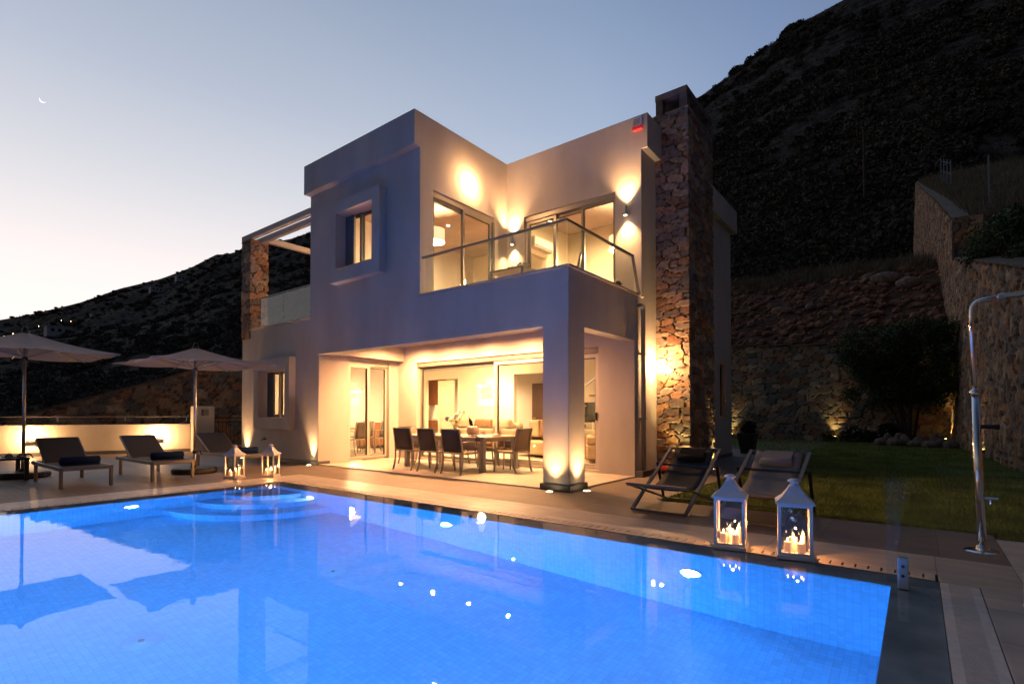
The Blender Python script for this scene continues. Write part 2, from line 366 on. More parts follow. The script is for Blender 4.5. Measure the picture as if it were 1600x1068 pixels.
# numpy noise ------------------------------------------------------
def hsh(i, j, s=0):
    x = np.sin(i * 127.1 + j * 311.7 + s * 74.7) * 43758.5453
    return x - np.floor(x)
def vnoise(x, y, s=0):
    xi, yi = np.floor(x), np.floor(y); xf, yf = x - xi, y - yi; u, v = xf * xf * (3 - 2 * xf), yf * yf * (3 - 2 * yf)
    return (hsh(xi, yi, s) * (1 - u) + hsh(xi + 1, yi, s) * u) * (1 - v) + (hsh(xi, yi + 1, s) * (1 - u) + hsh(xi + 1, yi + 1, s) * u) * v
def fbm(x, y, o=4, s=0):
    r, a, t = 0, .5, 0
    for k in range(o): r = r + a * vnoise(x * 2 ** k, y * 2 ** k, s + k); t += a; a *= .5
    return r / t
PAL = {'warm': [(.34, .20, .12), (.42, .25, .14), (.26, .20, .16), (.25, .20, .16), (.27, .14, .08), (.38, .28, .19), (.30, .23, .17), (.22, .175, .14), (.40, .28, .19)],
       'grey': [(.33, .25, .18), (.22, .19, .16), (.36, .24, .15), (.19, .18, .16), (.42, .31, .22), (.30, .17, .11)],
       'tan': [(.42, .24, .13), (.34, .21, .13), (.45, .28, .17), (.27, .18, .12), (.38, .19, .10), (.24, .17, .13)]}
def masonry(name, ulen, vlen, step, posf, cell=(.36, .22), depth=.035, seed=0, pal='warm', parent=None, wrap=False, mortar=(.10, .085, .07), topf=None, vstep=None, gap=.13):
    vs_ = vstep or step
    nu, nv = max(2, int(round(ulen / step))), max(2, int(round(vlen / vs_)))
    ncol = max(1, round(ulen / cell[0])); cw = ulen / ncol; ch = cell[1]
    us = np.linspace(0, ulen, nu + (0 if wrap else 1), endpoint=not wrap); vv = np.linspace(0, vlen, nv + 1)
    U, Vv = np.meshgrid(us, vv); U = U.ravel(); Vv = Vv.ravel()
    wu = U + (0 if wrap else .35 * cw) * (fbm(U / .5, Vv / .5, 2, seed) - .5); wv = Vv + .9 * ch * (fbm(U / .6 if not wrap else np.sin(U / ulen * 6.283) * 2, Vv / .5, 2, seed + 3) - .5)
    d1 = np.full(len(U), 9.); d2 = np.full(len(U), 9.); idi = np.zeros(len(U)); idj = np.zeros(len(U)); jr = np.floor(wv / ch)
    for dj in (-2, -1, 0, 1, 2):
        row = jr + dj; off = hsh(row, 3.3, seed) * cw
        ir = np.floor((wu - off) / cw)
        for di in (-2, -1, 0, 1, 2):
            ci = ir + di; cim = np.mod(ci, ncol) if wrap else ci
            su = off + (ci + .5 + (hsh(cim, row, seed + 1) - .5) * .8) * cw; sv = (row + .5 + (hsh(cim, row, seed + 2) - .5) * .62) * ch
            wgt = .8 + .5 * hsh(cim, row, seed + 8)
            du, dv = np.abs(wu - su) / cw, np.abs(wv - sv) / ch
            d = ((du ** 3.6 + dv ** 3.6) ** (1 / 3.6)) / wgt
            near = d < d1
            d2 = np.where(near, d1, np.minimum(d2, d)); idi = np.where(near, cim, idi); idj = np.where(near, row, idj); d1 = np.where(near, d, d1)
    j = np.clip((d2 - d1) / gap, 0, 1); j = j * j * (3 - 2 * j)
    rnd = hsh(idi, idj, seed + 5)
    hgt = depth * j * (.7 + .5 * rnd) + .25 * depth * (fbm(U / .09, Vv / .09, 3, seed + 9) - .5) * (.3 + j)
    P_ = np.array(PAL[pal]); pi = (hsh(idi, idj, seed + 6) * len(P_)).astype(int) % len(P_)
    c = P_[pi] * (.75 + .5 * hsh(idi, idj, seed + 7))[:, None] * (.85 + .3 * fbm(U / .07, Vv / .07, 3, seed + 11))[:, None]
    jj = np.clip((d2 - d1) / (gap * .7), 0, 1)[:, None]
    c = np.array(mortar) * (1 - jj) + c * jj
    V = posf(U, Vv, hgt); cols = len(us); idx = np.arange(cols * (nv + 1)).reshape(nv + 1, cols)
    if wrap: idx = np.concatenate([idx, idx[:, :1]], 1)
    F = np.stack([idx[:-1, :-1], idx[:-1, 1:], idx[1:, 1:], idx[1:, :-1]], -1).reshape(-1, 4)
    return np_mesh(name, V, F, 'masonry', parent, smooth=False, cols=c)
def rect_wrap(x0, x1, y0, y1, z0):
    W, D = x1 - x0, y1 - y0
    def f(U, V, h):
        U = np.mod(U, 2 * (W + D)); X = np.empty_like(U); Y = np.empty_like(U); NX = np.zeros_like(U); NY = np.zeros_like(U)
        s = [U < W, (U >= W) & (U < W + D), (U >= W + D) & (U < 2 * W + D), U >= 2 * W + D]
        for k, mk in enumerate(s):
            u = U[mk]
            if k == 0: X[mk] = x0 + u; Y[mk] = y0; NY[mk] = -1
            if k == 1: X[mk] = x1; Y[mk] = y0 + u - W; NX[mk] = 1
            if k == 2: X[mk] = x1 - (u - W - D); Y[mk] = y1; NY[mk] = 1
            if k == 3: X[mk] = x0; Y[mk] = y1 - (u - 2 * W - D); NX[mk] = -1
        # round the normals close to the corners so neighbouring faces meet
        e = .03
        NX = np.where(X - x0 < e, -1, np.where(x1 - X < e, 1, NX)); NY = np.where(Y - y0 < e, -1, np.where(y1 - Y < e, 1, NY))
        return np.stack([X + NX * h, Y + NY * h, z0 + V], 1)
    return f, 2 * (W + D)
def leaves(centers, radii, n, size, seed, flat=.8, rel=False):
    """n small leaf quads spread through the given blobs"""
    rg = np.random.default_rng(seed); centers = np.asarray(centers, float); radii = np.asarray(radii, float)
    if radii.ndim == 1: radii = np.stack([radii, radii, radii * flat], 1)
    wt = radii.prod(1) ** .67; wt /= wt.sum(); k = rg.choice(len(centers), n, p=wt)
    d = rg.normal(size=(n, 3)); d /= np.linalg.norm(d, axis=1)[:, None]; rad = rg.random(n) ** .45
    p = centers[k] + d * rad[:, None] * radii[k]
    a = rg.normal(size=(n, 3)); a /= np.linalg.norm(a, axis=1)[:, None]; b = np.cross(a, rg.normal(size=(n, 3))); b /= np.linalg.norm(b, axis=1)[:, None]
    s = size * (.6 + .8 * rg.random(n))[:, None]
    if rel: s = s * radii[k][:, :1]
    V = np.stack([p - a * s, p - b * s * .45, p + a * s, p + b * s * .45], 1).reshape(-1, 3); F = np.arange(4 * n).reshape(n, 4)
    return V, F
_ico = None
def blobs(P_, Rr, seed, sub=1, rough=.35, squash=.7, rotate=True):
    """many rough lumps merged into one vertex/face array"""
    bm = B(); bmesh.ops.create_icosphere(bm, subdivisions=sub, radius=1); bm.verts.ensure_lookup_table()
    v = np.array([x.co[:] for x in bm.verts]); f = np.array([[q.index for q in x.verts] for x in bm.faces]); bm.free()
    rg = np.random.default_rng(seed); n = len(P_); P_ = np.asarray(P_); Rr = np.asarray(Rr)
    if Rr.ndim == 1: Rr = np.stack([Rr, Rr, Rr * squash], 1)
    dis = 1 + rough * (rg.random((n, len(v))) - .5) * 2
    V = v[None] * dis[..., None] * Rr[:, None, :]
    if rotate:
        a = rg.random(n) * 6.28; c, s = np.cos(a)[:, None], np.sin(a)[:, None]
        V = np.stack([V[..., 0] * c - V[..., 1] * s, V[..., 0] * s + V[..., 1] * c, V[..., 2]], -1)
    V = V + P_[:, None, :]; F = f[None] + (np.arange(n) * len(v))[:, None, None]
    return V.reshape(-1, 3), F.reshape(-1, 3)
# ================================================================ SETTING: terrain
RID = [(-180, .0), (-130, -.005), (-105, .02), (-90, .09), (-82.2, .129), (-80.4, .141), (-79.4, .149), (-77.4, .165), (-74.8, .192), (-71.8, .215), (-69.4, .240), (-67.5, .265), (-65.9, .273), (-65.1, .284), (-60.8, .310), (-59.0, .326), (-38.5, .40), (-20.6, .555), (-17.4, .580), (-12.3, .628), (-9.2, .658), (-5.0, .675), (1.2, .683), (7.1, .667), (40, .55), (80, .25), (120, .0), (180, .0)]
RAZ = [a for a, _ in RID]; REL = [e for _, e in RID]
def ridge_d(a): return np.interp(a, [-180, -120, -82, -60, -38, -17, 7, 60, 120, 180], [900, 900, 850, 480, 330, 235, 205, 220, 600, 900])
def terrain_z(az, r):
    """az in degrees clockwise from +Y, r metres from the camera's spot"""
    Rg = ridge_d(az); top = 1.2 + Rg * np.interp(az, RAZ, REL)
    ca = np.maximum(np.cos(np.radians(np.clip(az, -60, 20))), .5)
    r1 = np.interp(az, [-180, -70, -50, -30, 20, 60, 180], [24, 26, 27, 28 / .866, 28 / .94, 24, 24])
    r0 = np.interp(az, [-180, -70, -50, -30, 20, 60, 180], [34, 34, 38, 37 / .866, 62, 50, 34])
    z0 = np.interp(az, [-180, -85, -70, -55, -35, 0, 30, 90, 180], [-7, -7, -5, 1.5, 9.3, 9.3, 9, 2, -7])
    t = np.clip((r - r0) / (Rg - r0), 0, 1); tp = t ** 1.08
    z = z0 * (1 - tp) + top * tp
    x = r * np.sin(np.radians(az)); y = r * np.cos(np.radians(az))
    amp = .045 * r * np.sin(np.pi * t) ** .8
    z = z + amp * (fbm(x / 38 + 50, y / 38 + 50, 4, 2) - .62) + .25 * (fbm(x / 5 + 9, y / 5 + 9, 3, 5) - .5) * (t > 0)
    k = np.clip((r - r1) / (r0 - r1), 0, 1)
    z = np.where(r < r0, -2.4 * (1 - k) + z0 * k, z)
    z = np.where(r > Rg, top - (r - Rg) * .25, z)
    return z
azs = np.concatenate([np.arange(-180, -90, 6), np.arange(-90, 16, .45), np.arange(16, 181, 6)])
azs[-1] = 180
tt = np.linspace(0, 1, 150)
VV = []
for a in azs:
    Rg = float(ridge_d(a)); rs = np.concatenate([[.5, 8, 16], 22 * (Rg / 22) ** tt, [Rg * 1.05, Rg * 1.3, 1800]])
    z = terrain_z(np.full_like(rs, a), rs)
    z[-1] = max(-30, min(z[-1], -20)) if abs(a) > 100 else -20
    VV.append(np.stack([CAM[0] + rs * math.sin(R(a)), CAM[1] + rs * math.cos(R(a)), z], 1))
nr = len(VV[0]); idx = np.arange(len(azs) * nr).reshape(len(azs), nr)
F = np.stack([idx[:-1, :-1], idx[:-1, 1:], idx[1:, 1:], idx[1:, :-1]], -1).reshape(-1, 4)
tag(np_mesh('hills', np.concatenate(VV), F, 'hill_ground', smooth=True), kind='structure')
# shrubs covering the hills
rg = np.random.default_rng(11)
def scatter(n, a0, a1, t0, t1, s0, s1, tpow=1.0, every=False):
    az = rg.uniform(a0, a1, n); t = t0 + (t1 - t0) * rg.random(n) ** tpow
    Rg = ridge_d(az); r0 = np.interp(az, [-180, -70, -50, -30, 20, 60, 180], [34, 34, 38, 43, 50, 50, 34]); r = r0 * (Rg / r0) ** t
    x = r * np.sin(np.radians(az)); y = r * np.cos(np.radians(az))
    keep = fbm(x / 9 + 3, y / 9 + 8, 3, 4) > rg.uniform(.12, .50, n) + .24 * np.clip((t - .25) / .3, 0, 1)
    if every: keep = rg.random(n) < .85
    az, r, x, y = az[keep], r[keep], x[keep], y[keep]
    z = terrain_z(az, r); s = rg.uniform(s0, s1, len(r)) * (r / 60) ** .4
    return np.stack([CAM[0] + x, CAM[1] + y, z + s * .25], 1), s
P1, s1 = scatter(17000, -22, 12, 0, 1.0, .35, 1.25)
P2, s2 = scatter(17000, -92, -52, 0, 1.0, .35, 1.0)
P3, s3 = scatter(1500, -52, -22, .3, 1.0, .5, 1.2)
P4, s4 = scatter(26000, -22, 12, .25, 1.0, .12, .42, 1.0, True)
P5, s5 = scatter(12000, -90, -55, .3, 1.0, .15, .5, 1.0, True)
Vb, Fb = leaves(np.concatenate([P1, P2, P3, P4, P5]), np.concatenate([s1, s2, s3, s4, s5]), 1350000, .27, 3, flat=.55, rel=True)
tag(np_mesh('hillside_scrub', Vb, Fb, 'bush_hill'), 'dark low scrub covering the mountain slopes behind the villa', 'scrub', kind='stuff')

# right-hand garden wall, its upper terrace
TY = [-12, 2, 8.3, 21.7, 22.2, 30, 52]; TZ = [1.6, 2.8, 4.3, 7.75, 9.5, 12.9, 22]
def xw(y): return 5.3 + (22.6 - y) * .8 / 14.6
def wtop(y): return np.interp(y, TY, TZ)
def pos_rw(U, V, h):
    y = -10 + U; z = np.minimum(V, wtop(y) + (hsh(np.floor(y / .35), 1, 3) - .5) * .06); x = xw(y) + z * .035 - h
    return np.stack([x, y, z - .05], 1)
rw = masonry('stone_wall', 62, 22, .09, pos_rw, cell=(.40, .30), depth=.10, seed=21, pal='tan', vstep=.09, mortar=(.07, .05, .04))
tag(rw, 'tall brown rubble stone retaining wall along the right side of the lawn, climbing the slope', 'stone wall')
bm = B(); prev = None
for y in np.arange(-10, 52.1, 1.0):
    for yy in ([y] if abs(y - 22) > .6 else [21.7, 22.2]):
        z = float(wtop(yy)); x = float(xw(yy)) + z * .035
        q = [bm.verts.new(p) for p in ((x - .04, yy, z - .1), (x - .04, yy, z + .02), (x + .55, yy, z + .03), (x + .55, yy, z - .3))]
        if prev and abs(yy - 22.2) > .01:
            for k in range(3): bm.faces.new((prev[k], prev[k + 1], q[k + 1], q[k]))
        prev = q
cap = obj('wall_cap', bm, 'cap_stone', rw)
masonry('wall_end', .95, 2.6, .06, lambda U, V, h: np.stack([xw(21.95) + .22 + U, 21.95 - h * .6, 7.0 + np.minimum(V, 2.5)], 1), cell=(.36, .28), depth=.08, seed=23, pal='tan', parent=rw, mortar=(.07, .05, .04))
# back garden wall
def pos_bw(U, V, h):
    x = -14 + U; top = 4.14 + (5.28 - x) * .065; z = np.minimum(V, top)
    return np.stack([x, 21 - h + z * .02, z - .05], 1)
bw = masonry('stone_wall', 19.5, 5.6, .07, pos_bw, cell=(.42, .27), depth=.05, seed=31, pal='grey', mortar=(.06, .05, .045))
tag(bw, 'long grey-brown stone wall closing the back of the lawn below the rubble bank', 'stone wall')
bm = B()
for k in range(13):
    x0 = -14 + k * 1.5; zt = 4.14 + (5.28 - x0 - .75) * .065
    box(bm, x0, x0 + 1.49, 20.93, 21.4, zt - .03, zt + .03)
obj('wall_cap', bm, 'cap_stone', bw)
# left boundary masonry wall, rising to the house
La, Lb = np.array([-25.5, -12.]), np.array([-14, 16.]); Ld = Lb - La; Ll = np.hypot(*Ld); Ldn = Ld / Ll; Lnn = np.array([Ldn[1], -Ldn[0]])
def ltop(s): return np.interp(s, [0, 8, 10, 12.3, 14, 15.5, 17, 18.8, Ll], [-1, .3, 1.17, 1.96, 2.53, 3.1, 3.6, 4.04, 7.5])
def pos_lw(U, V, h):
    t = ltop(U); z = np.minimum(V - 4, t)
    return np.stack([La[0] + Ldn[0] * U + Lnn[0] * h, La[1] + Ldn[1] * U + Lnn[1] * h, z], 1)
lw = masonry('stone_wall', float(Ll), 11.5, .1, pos_lw, cell=(.5, .34), depth=.05, seed=41, pal='grey', mortar=(.05, .045, .04))
tag(lw, 'distant rubble stone wall with sloping top, behind the white garden wall and the loungers', 'stone wall')
bm = B(); ss = np.arange(0, Ll, .8); prev = None
for s in ss:
    c = La + Ldn * s; z = float(ltop(s)); q = [bm.verts.new((c[0] + Lnn[0] * a, c[1] + Lnn[1] * a, z + b)) for a, b in ((.07, -.05), (.07, .04), (-.45, .04))]
    if prev: bm.faces.new((prev[0], prev[1], q[1], q[0])); bm.faces.new((prev[1], prev[2], q[2], q[1]))
    prev = q
obj('wall_cap', bm, 'cap_stone', lw)

# rubble bank behind the back wall
def bank_z(x, y):
    t = np.clip((y - 21.3) / 8.2, 0, 1); return 4.1 + (5.28 - x) * .05 * (1 - t) + 5.6 * t + .5 * (fbm(x / 1.1, y / 1.1, 4, 8) - .5) - .2 * (x < -8)
gx, gy = np.meshgrid(np.linspace(-16, 6.1, 190), np.linspace(21.2, 31, 90)); gx = gx.ravel(); gy = gy.ravel()
gx2 = np.where(gx > xw(gy) + .2, xw(gy) + .2, gx)
idx = np.arange(190 * 90).reshape(90, 190); F = np.stack([idx[:-1, :-1], idx[:-1, 1:], idx[1:, 1:], idx[1:, :-1]], -1).reshape(-1, 4)
tag(np_mesh('earth_bank', np.stack([gx2, gy, bank_z(gx2, gy)], 1), F, 'earth', smooth=True), kind='structure')
n = 3600; x = rg.uniform(-15, 5.3, n); y = 21.5 + 7.5 * rg.random(n) ** 1.1; s = .05 + .22 * rg.random(n) ** 4
Vb, Fb = blobs(np.stack([x, y, bank_z(x, y) + s * .2], 1), np.stack([s * rg.uniform(.8, 1.5, n), s, s * .75], 1), 5, sub=1, rough=.22)
tag(np_mesh('rubble', Vb, Fb, 'rubble'), 'reddish rubble stones spilling down the bank above the back wall', 'rubble', kind='stuff')
BL = [(3.0, 27.4, .75, .40, 'big flat pale boulder at the top of the rubble bank near the right wall'), (2.2, 27.6, .30, .28, 'small round boulder left of the big flat one on the bank'), (4.0, 26.4, .55, .35, 'broken brown boulder just below the big flat one on the bank'),
      (-1.8, 25.0, .35, .26, 'rounded grey boulder in the left part of the rubble bank'), (-2.3, 25.8, .26, .22, 'brown boulder highest in the left part of the rubble bank'), (-.2, 25.0, .42, .22, 'long low boulder in the middle of the rubble bank')]
for k, (x, y, a, b, lb) in enumerate(BL):
    Vb, Fb = blobs([(0, 0, 0)], np.array([[a, a * .6, b]]), 50 + k, sub=2, rough=.12)
    o = np_mesh('boulder', Vb, Fb, 'boulder', smooth=True); o.location = (x, y, float(bank_z(np.array([x]), np.array([y]))[0]) + b * .5); tag(o, lb, 'boulder', 'boulders on the rubble bank')
# dry grass on top of the bank and on the right terrace
def blades(x, y, z, h, wd, seed, lean=.35):
    r_ = np.random.default_rng(seed); n = len(x); a = r_.random(n) * 6.28; l = r_.normal(size=(n, 2)) * lean * h[:, None]
    dx, dy = np.cos(a) * wd, np.sin(a) * wd
    V = np.stack([np.stack([x - dx, y - dy, z], 1), np.stack([x + dx, y + dy, z], 1), np.stack([x + l[:, 0], y + l[:, 1], z + h], 1)], 1).reshape(-1, 3)
    return V, np.arange(3 * n).reshape(n, 3)
def slope_z(x, y): return wtop(y) + .02 + .02 * np.maximum(x - xw(y) - .5, 0) - .25 * np.maximum(x - xw(y) - 6, 0) + .9 * (fbm(x / 2.2, y / 2.2, 4, 6) - .5) * np.clip((x - xw(y) - .5) / 2, 0, 1)
gu, gy = np.meshgrid(np.linspace(0, 1, 60) ** 1.6 * 45, np.linspace(-10, 58, 150)); gu = gu.ravel(); gy = gy.ravel(); gx = xw(gy) + wtop(gy) * .035 + .45 + gu
idx = np.arange(60 * 150).reshape(150, 60); F = np.stack([idx[:-1, :-1], idx[:-1, 1:], idx[1:, 1:], idx[1:, :-1]], -1).reshape(-1, 4)
tag(np_mesh('upper_terrace', np.stack([gx, gy, slope_z(gx, gy)], 1), F, 'earth', smooth=True), kind='structure')
n = 26000; y = rg.uniform(8, 50, n); x = xw(y) + .8 + 9 * rg.random(n) ** 1.3; V1, F1 = blades(x, y, slope_z(x, y) - .03, rg.uniform(.2, .75, n), .012, 4)
n = 9000; y2 = rg.uniform(28, 31, n); x2 = rg.uniform(-9, 5, n); V2, F2 = blades(x2, y2, bank_z(x2, y2), rg.uniform(.2, .8, n), .014, 5)
tag(np_mesh('dry_grass', np.concatenate([V1, V2]), np.concatenate([F1, F2 + len(V1)]), 'dry_grass'), 'tall dry grass on the slope above the stone walls', 'dry grass', kind='stuff')
# bushes hanging over the right wall
for k, (x, y, rx, rz_, nn, lb) in enumerate(((7.2, 11.6, 1.7, 1.3, 16000, 'dark leafy bush hanging over the near top of the right stone wall'), (6.6, 16.2, 1.3, 1.1, 9000, 'green bush on top of the right wall beside the step in its top'), (8.3, 20.5, 1.4, 1.0, 5000, 'bush in the dry grass behind the right wall'))):
    z = float(slope_z(np.array([x]), np.array([y]))[0]); rr = np.random.default_rng(k + 70)
    c = rr.normal(size=(14, 3)) * np.array([rx * .5, rx * .7, rz_ * .35]); V1, F1 = leaves(c, rr.uniform(.35, .7, 14), nn, .055, 80 + k)
    t_ = thing('bush', lb, 'bush', (x, y, z + .35)); np_mesh('crown', V1, F1, 'leaf', t_)
    b = B()
    for q in range(5): tube(b, [(0, 0, -.7), (rr.normal() * .2, rr.normal() * .2, -.2), tuple(rr.normal(size=3) * .3)], [.03, .02, .01], 6)
    obj('stem', b, 'bark', t_)

# ================================================================ ground by the house
g = .002
voxel([('+', -16.8, 1.4, -1.25 + g, 12, -.12, 0), ('+', 1.4, 4.85 - g, -1.25 + g, .1, -.12, 0), ('+', -16.8, -5.5 - g, -14, -1.25 + g, -.12, 0)], 'deck', 'deck_tile', bevel=.004)['kind'] = 'structure'
voxel([('+', -5.5, 4.85 - g, -1.88, -1.25, -.12, .0), ('+', -5.5, -4.88, -14, -1.88, -.12, .0), ('+', 4.38, 4.85 - g, -2.08, -1.88, -.12, 0)], 'pool_coping', 'coping', bevel=.004)['kind'] = 'structure'
voxel([('+', 4.60 + g, 9, -14, -2.08 - g, -.12, 0), ('+', 4.85 + g, 9, -2.08 - g, -.12, -.12, 0)], 'side_paving', 'side_paving', bevel=.004)['kind'] = 'structure'
# lawn: soil sheet and blades
bm = B(); fc = bm.faces.new([bm.verts.new(p) for p in ((1.40, .1, -.02), (4.85, .1, -.02), (4.85, -.12, -.02), (8.0, -.12, -.02), (6.4, 6, -.02), (5.6, 21.2, -.02), (-14, 21.2, -.02), (-14, 12.0, -.02), (1.40, 12, -.02))])
lawn = obj('lawn_ground', bm, 'lawn_soil'); lawn['kind'] = 'structure'
n = 230000; y = .1 + 21 * rg.random(n) ** 2.1; x = rg.uniform(1.4, 8, n)
far = rg.random(n) < .25; x = np.where(far & (y > 12), rg.uniform(-8, 6, n), x)
ok = (x < xw(y)) & ((x > 1.42 + .04 * rg.normal(size=n)) | (y > 12)); x = x[ok]; y = y[ok]
n2 = 16000; x = np.concatenate([x, rg.uniform(4.9, 8, n2)]); y = np.concatenate([y, rg.uniform(-.1, .2, n2)])
V1, F1 = blades(x, y, np.full(len(x), -.02), rg.uniform(.02, .06, len(x)) * (.45 + 1.4 * fbm(x * 1.3, y * 1.3, 3, 3)), .0035 + .0012 * np.maximum(y, 0) ** .5, 9, .45)
tag(np_mesh('grass', V1, F1, 'grass_blade'), 'short mown lawn grass between the path and the stone walls', 'grass', kind='stuff')

# ================================================================ pool
PX0, PX1, PY1 = -4.38, 4.11, -2.38
pb = [('+', -4.68, 4.38, -10.5, -2.08, -1.65, -.06), ('-', PX0, PX1, -10.2, PY1, -1.4, -.06)]
voxel(pb, 'pool_basin', 'mosaic')['kind'] = 'structure'
voxel([('+', -4.68, 4.38, -10.5, -2.08, -.06, -.02), ('-', PX0, PX1, -10.2, PY1, -.06, -.02)], 'pool_lip', 'wet_lip')['kind'] = 'structure'
bm = B()   # quarter-round entry steps in the far left corner
for k, (r_, z) in enumerate(((1.65, -1.05), (1.25, -.70), (.85, -.35))):
    pts = [(PX0 + .003, PY1 - .003)] + [(PX0 + .003 + r_ * math.cos(-a), PY1 - .003 + r_ * math.sin(-a)) for a in np.linspace(0, math.pi / 2, 22)]
    lo = [bm.verts.new((p[0], p[1], -1.398)) for p in pts]; hi = [bm.verts.new((p[0], p[1], z)) for p in pts]
    bm.faces.new(hi); L_ = len(pts)
    for q in range(1, L_ - 1): bm.faces.new((lo[q], lo[q + 1], hi[q + 1], hi[q]))
st = obj('pool_steps', bm, 'mosaic'); st['kind'] = 'structure'
tag(obj('pool_water', ([(-4.68, -10.5, -.004), (4.38, -10.5, -.004), (4.38, -2.08, -.004), (-4.68, -2.08, -.004)], [(0, 1, 2, 3)]), 'water'), kind='structure')
# slotted overflow gutters
def slots(bm, x0, x1, y0, y1, pitch, gap, along):
    if along == 'x':
        e = (y1 - y0) * .22; box(bm, x0, x1, y0, y0 + e, -.05, .001); box(bm, x0, x1, y1 - e, y1, -.05, .001); k = x0
        while k < x1 - .01: box(bm, k, min(k + pitch - gap, x1), y0 + e, y1 - e, -.05, .001); k += pitch
    else:
        e = (x1 - x0) * .22; box(bm, x0, x0 + e, y0, y1, -.05, .001); box(bm, x1 - e, x1, y0, y1, -.05, .001); k = y0
        while k < y1 - .01: box(bm, x0 + e, x1 - e, k, min(k + pitch - gap, y1), -.05, .001); k += pitch
bm = B(); slots(bm, -4.88, 4.36, -2.078, -1.882, .085, .014, 'x')
tag(obj('gutter_grating', bm, 'slot_stone'), 'slotted beige stone gutter along the far edge of the pool', 'gutter')
bm = B(); slots(bm, -4.878, -4.682, -10.5, -2.08, .085, .014, 'y')
tag(obj('gutter_grating', bm, 'slot_stone'), 'slotted stone gutter along the left edge of the pool by the loungers', 'gutter')
bm = B(); slots(bm, 4.384, 4.596, -8, -2.1, .016, .005, 'y')
tag(obj('gutter_grating', bm, 'grate'), 'finely ribbed grey gutter grate along the right edge of the pool', 'gutter')
voxel([('+', -4.88, 4.60, -10.5, -1.88, -.16, -.13), ('-', -4.685, 4.385, -10.5, -2.075, -.16, -.13)], 'gutter_channel', 'drain_dark')['kind'] = 'structure'
# pool lights
def pool_light(x, y, z, nx, ny, lb, pw):
    t_ = thing('pool_light', lb, 'pool light', (x, y, z), math.atan2(ny, nx), 'underwater pool lights')
    b = B(); tube(b, [(0, 0, 0), (.02, 0, 0)], .10, 20); obj('bezel', b, 'white_plastic', t_)
    b = B(); tube(b, [(.021, 0, 0), (.032, 0, 0)], .08, 20); obj('lens', b, 'pool_glow', t_)
    light('SPOT', 'pool_lamp', (.05, 0, 0), pw, POOLC, t_, .05, target=(2.2, 0, -.35), spot=150, blend=.9)
    light('SPOT', 'pool_beam', (.06, 0, .01), pw * .22, (.30, .62, 1), t_, .04, target=(2.2, 0, -.75), spot=78, blend=1)
PW = 980
pool_light(PX0, -4.43, -.5, 1, 0, 'pool light glowing in the left pool wall in front of the loungers', PW * .5)
pool_light(-3.24, PY1, -.58, 0, -1, 'pool light under the far pool edge by the corner steps', PW * .35)
pool_light(-.26, PY1, -.58, 0, -1, 'pool light under the far pool edge in front of the dining porch', PW * .6)
pool_light(2.70, PY1, -.58, 0, -1, 'brightest pool light, under the far edge left of the big lanterns', PW)
for x, y, nx, ny, wd in ((PX1, -4.6, -1, 0, 'right pool wall, nearest the camera'), (PX1, -8.0, -1, 0, 'right pool wall, behind the camera'), (PX0, -8.0, 1, 0, 'left pool wall, beyond the left edge of the photo'), (2.2, -10.2, 0, 1, 'near end wall, right one'), (-2.2, -10.2, 0, 1, 'near end wall, left one')):
    pool_light(x, y, -.55, nx, ny, 'pool light in the ' + wd, PW * .65)
for x, y, lb in ((-.5, -3.8, 'round white drain in the pool floor, farther one'), (-.34, -5.53, 'round white drain in the pool floor, nearer one')):
    t_ = thing('pool_drain', lb, 'drain', (x, y, -1.4), 0, 'pool floor drains')
    b = B(); lathe(b, [(0, .012), (.05, .014), (.055, .008), (.11, .008), (.13, .0)], n=28); obj('cover', b, 'plastic_pool', t_, smooth=True)
    b = B(); lathe(b, [(0, .024), (.02, .02), (.022, .012)], n=12); obj('knob', b, 'grey_pipe', t_)

# ================================================================ VILLA
V_ = thing('villa', 'two-storey cream villa with flat roofs, lit porch, corner balcony and stone chimney', 'house')
A = [('+', -10.7, 0, 0, 9.0, -.05, 3.5),
     ('-', -6.89, 0, 0, 2.4, -.05, 2.61), ('-', -6.65, -.25, .25, 2.4, 2.61, 3.0), ('+', -.49, 0, 0, .49, -.05, 2.61),
     ('+', -7.28, -3.4, 0, 9.0, 3.5, 7.15), ('+', -3.4, 0, 2.75, 9.0, 3.5, 7.15),
     ('+', -7.33, -3.4, -.15, 0, 6.46, 7.15), ('+', 0, .13, 2.75, 3.47, 6.46, 7.15), ('+', 0, .13, 5.02, 9.23, 6.5, 7.15), ('+', -7.28, 0, 9.0, 9.23, 6.5, 7.15),
     ('-', -7.1, -3.55, .15, 8.9, 6.7, 7.15), ('-', -3.55, -.15, 2.95, 8.9, 6.7, 7.15),
     ('-', -3.4, -.15, .15, 2.75, 3.15, 3.5), ('-', -10.5, -7.28, .15, 8.8, 3.1, 3.5), ('-', -10.7, -10.24, 0, .45, 3.28, 3.5),
     ('-', -10.45, -7.1, .25, 8.75, .04, 2.75), ('-', -7.1, -.25, 2.65, 8.75, .04, 2.75),
     ('-', -7.08, -3.6, .2, 8.75, 3.12, 6.25), ('-', -3.6, -.2, 2.98, 8.75, 3.12, 6.25),
     # window surrounds
     ('+', -9.69, -7.91, -.17, 0, .82, 2.63), ('+', -6.21, -4.44, -.17, 0, 4.14, 5.95),
     ('-', -9.45, -8.13, -.17, .25, 1.09, 2.33), ('-', -5.98, -4.70, -.17, .25, 4.41, 5.69),
     ('-', -7.1, -6.89, .84, 2.10, .04, 2.54),
     ('-', -6.16, -.78, 2.4, 2.65, .04, 2.55),
     ('-', -3.6, -3.4, .36, 2.29, 3.12, 5.72), ('-', -2.89, -.58, 2.75, 2.98, 3.12, 5.77),
     ('-', -.25, 0, 7.88, 8.42, 1.1, 2.6)]
voxel(A, 'wall', 'stucco', V_, bevel=.012)
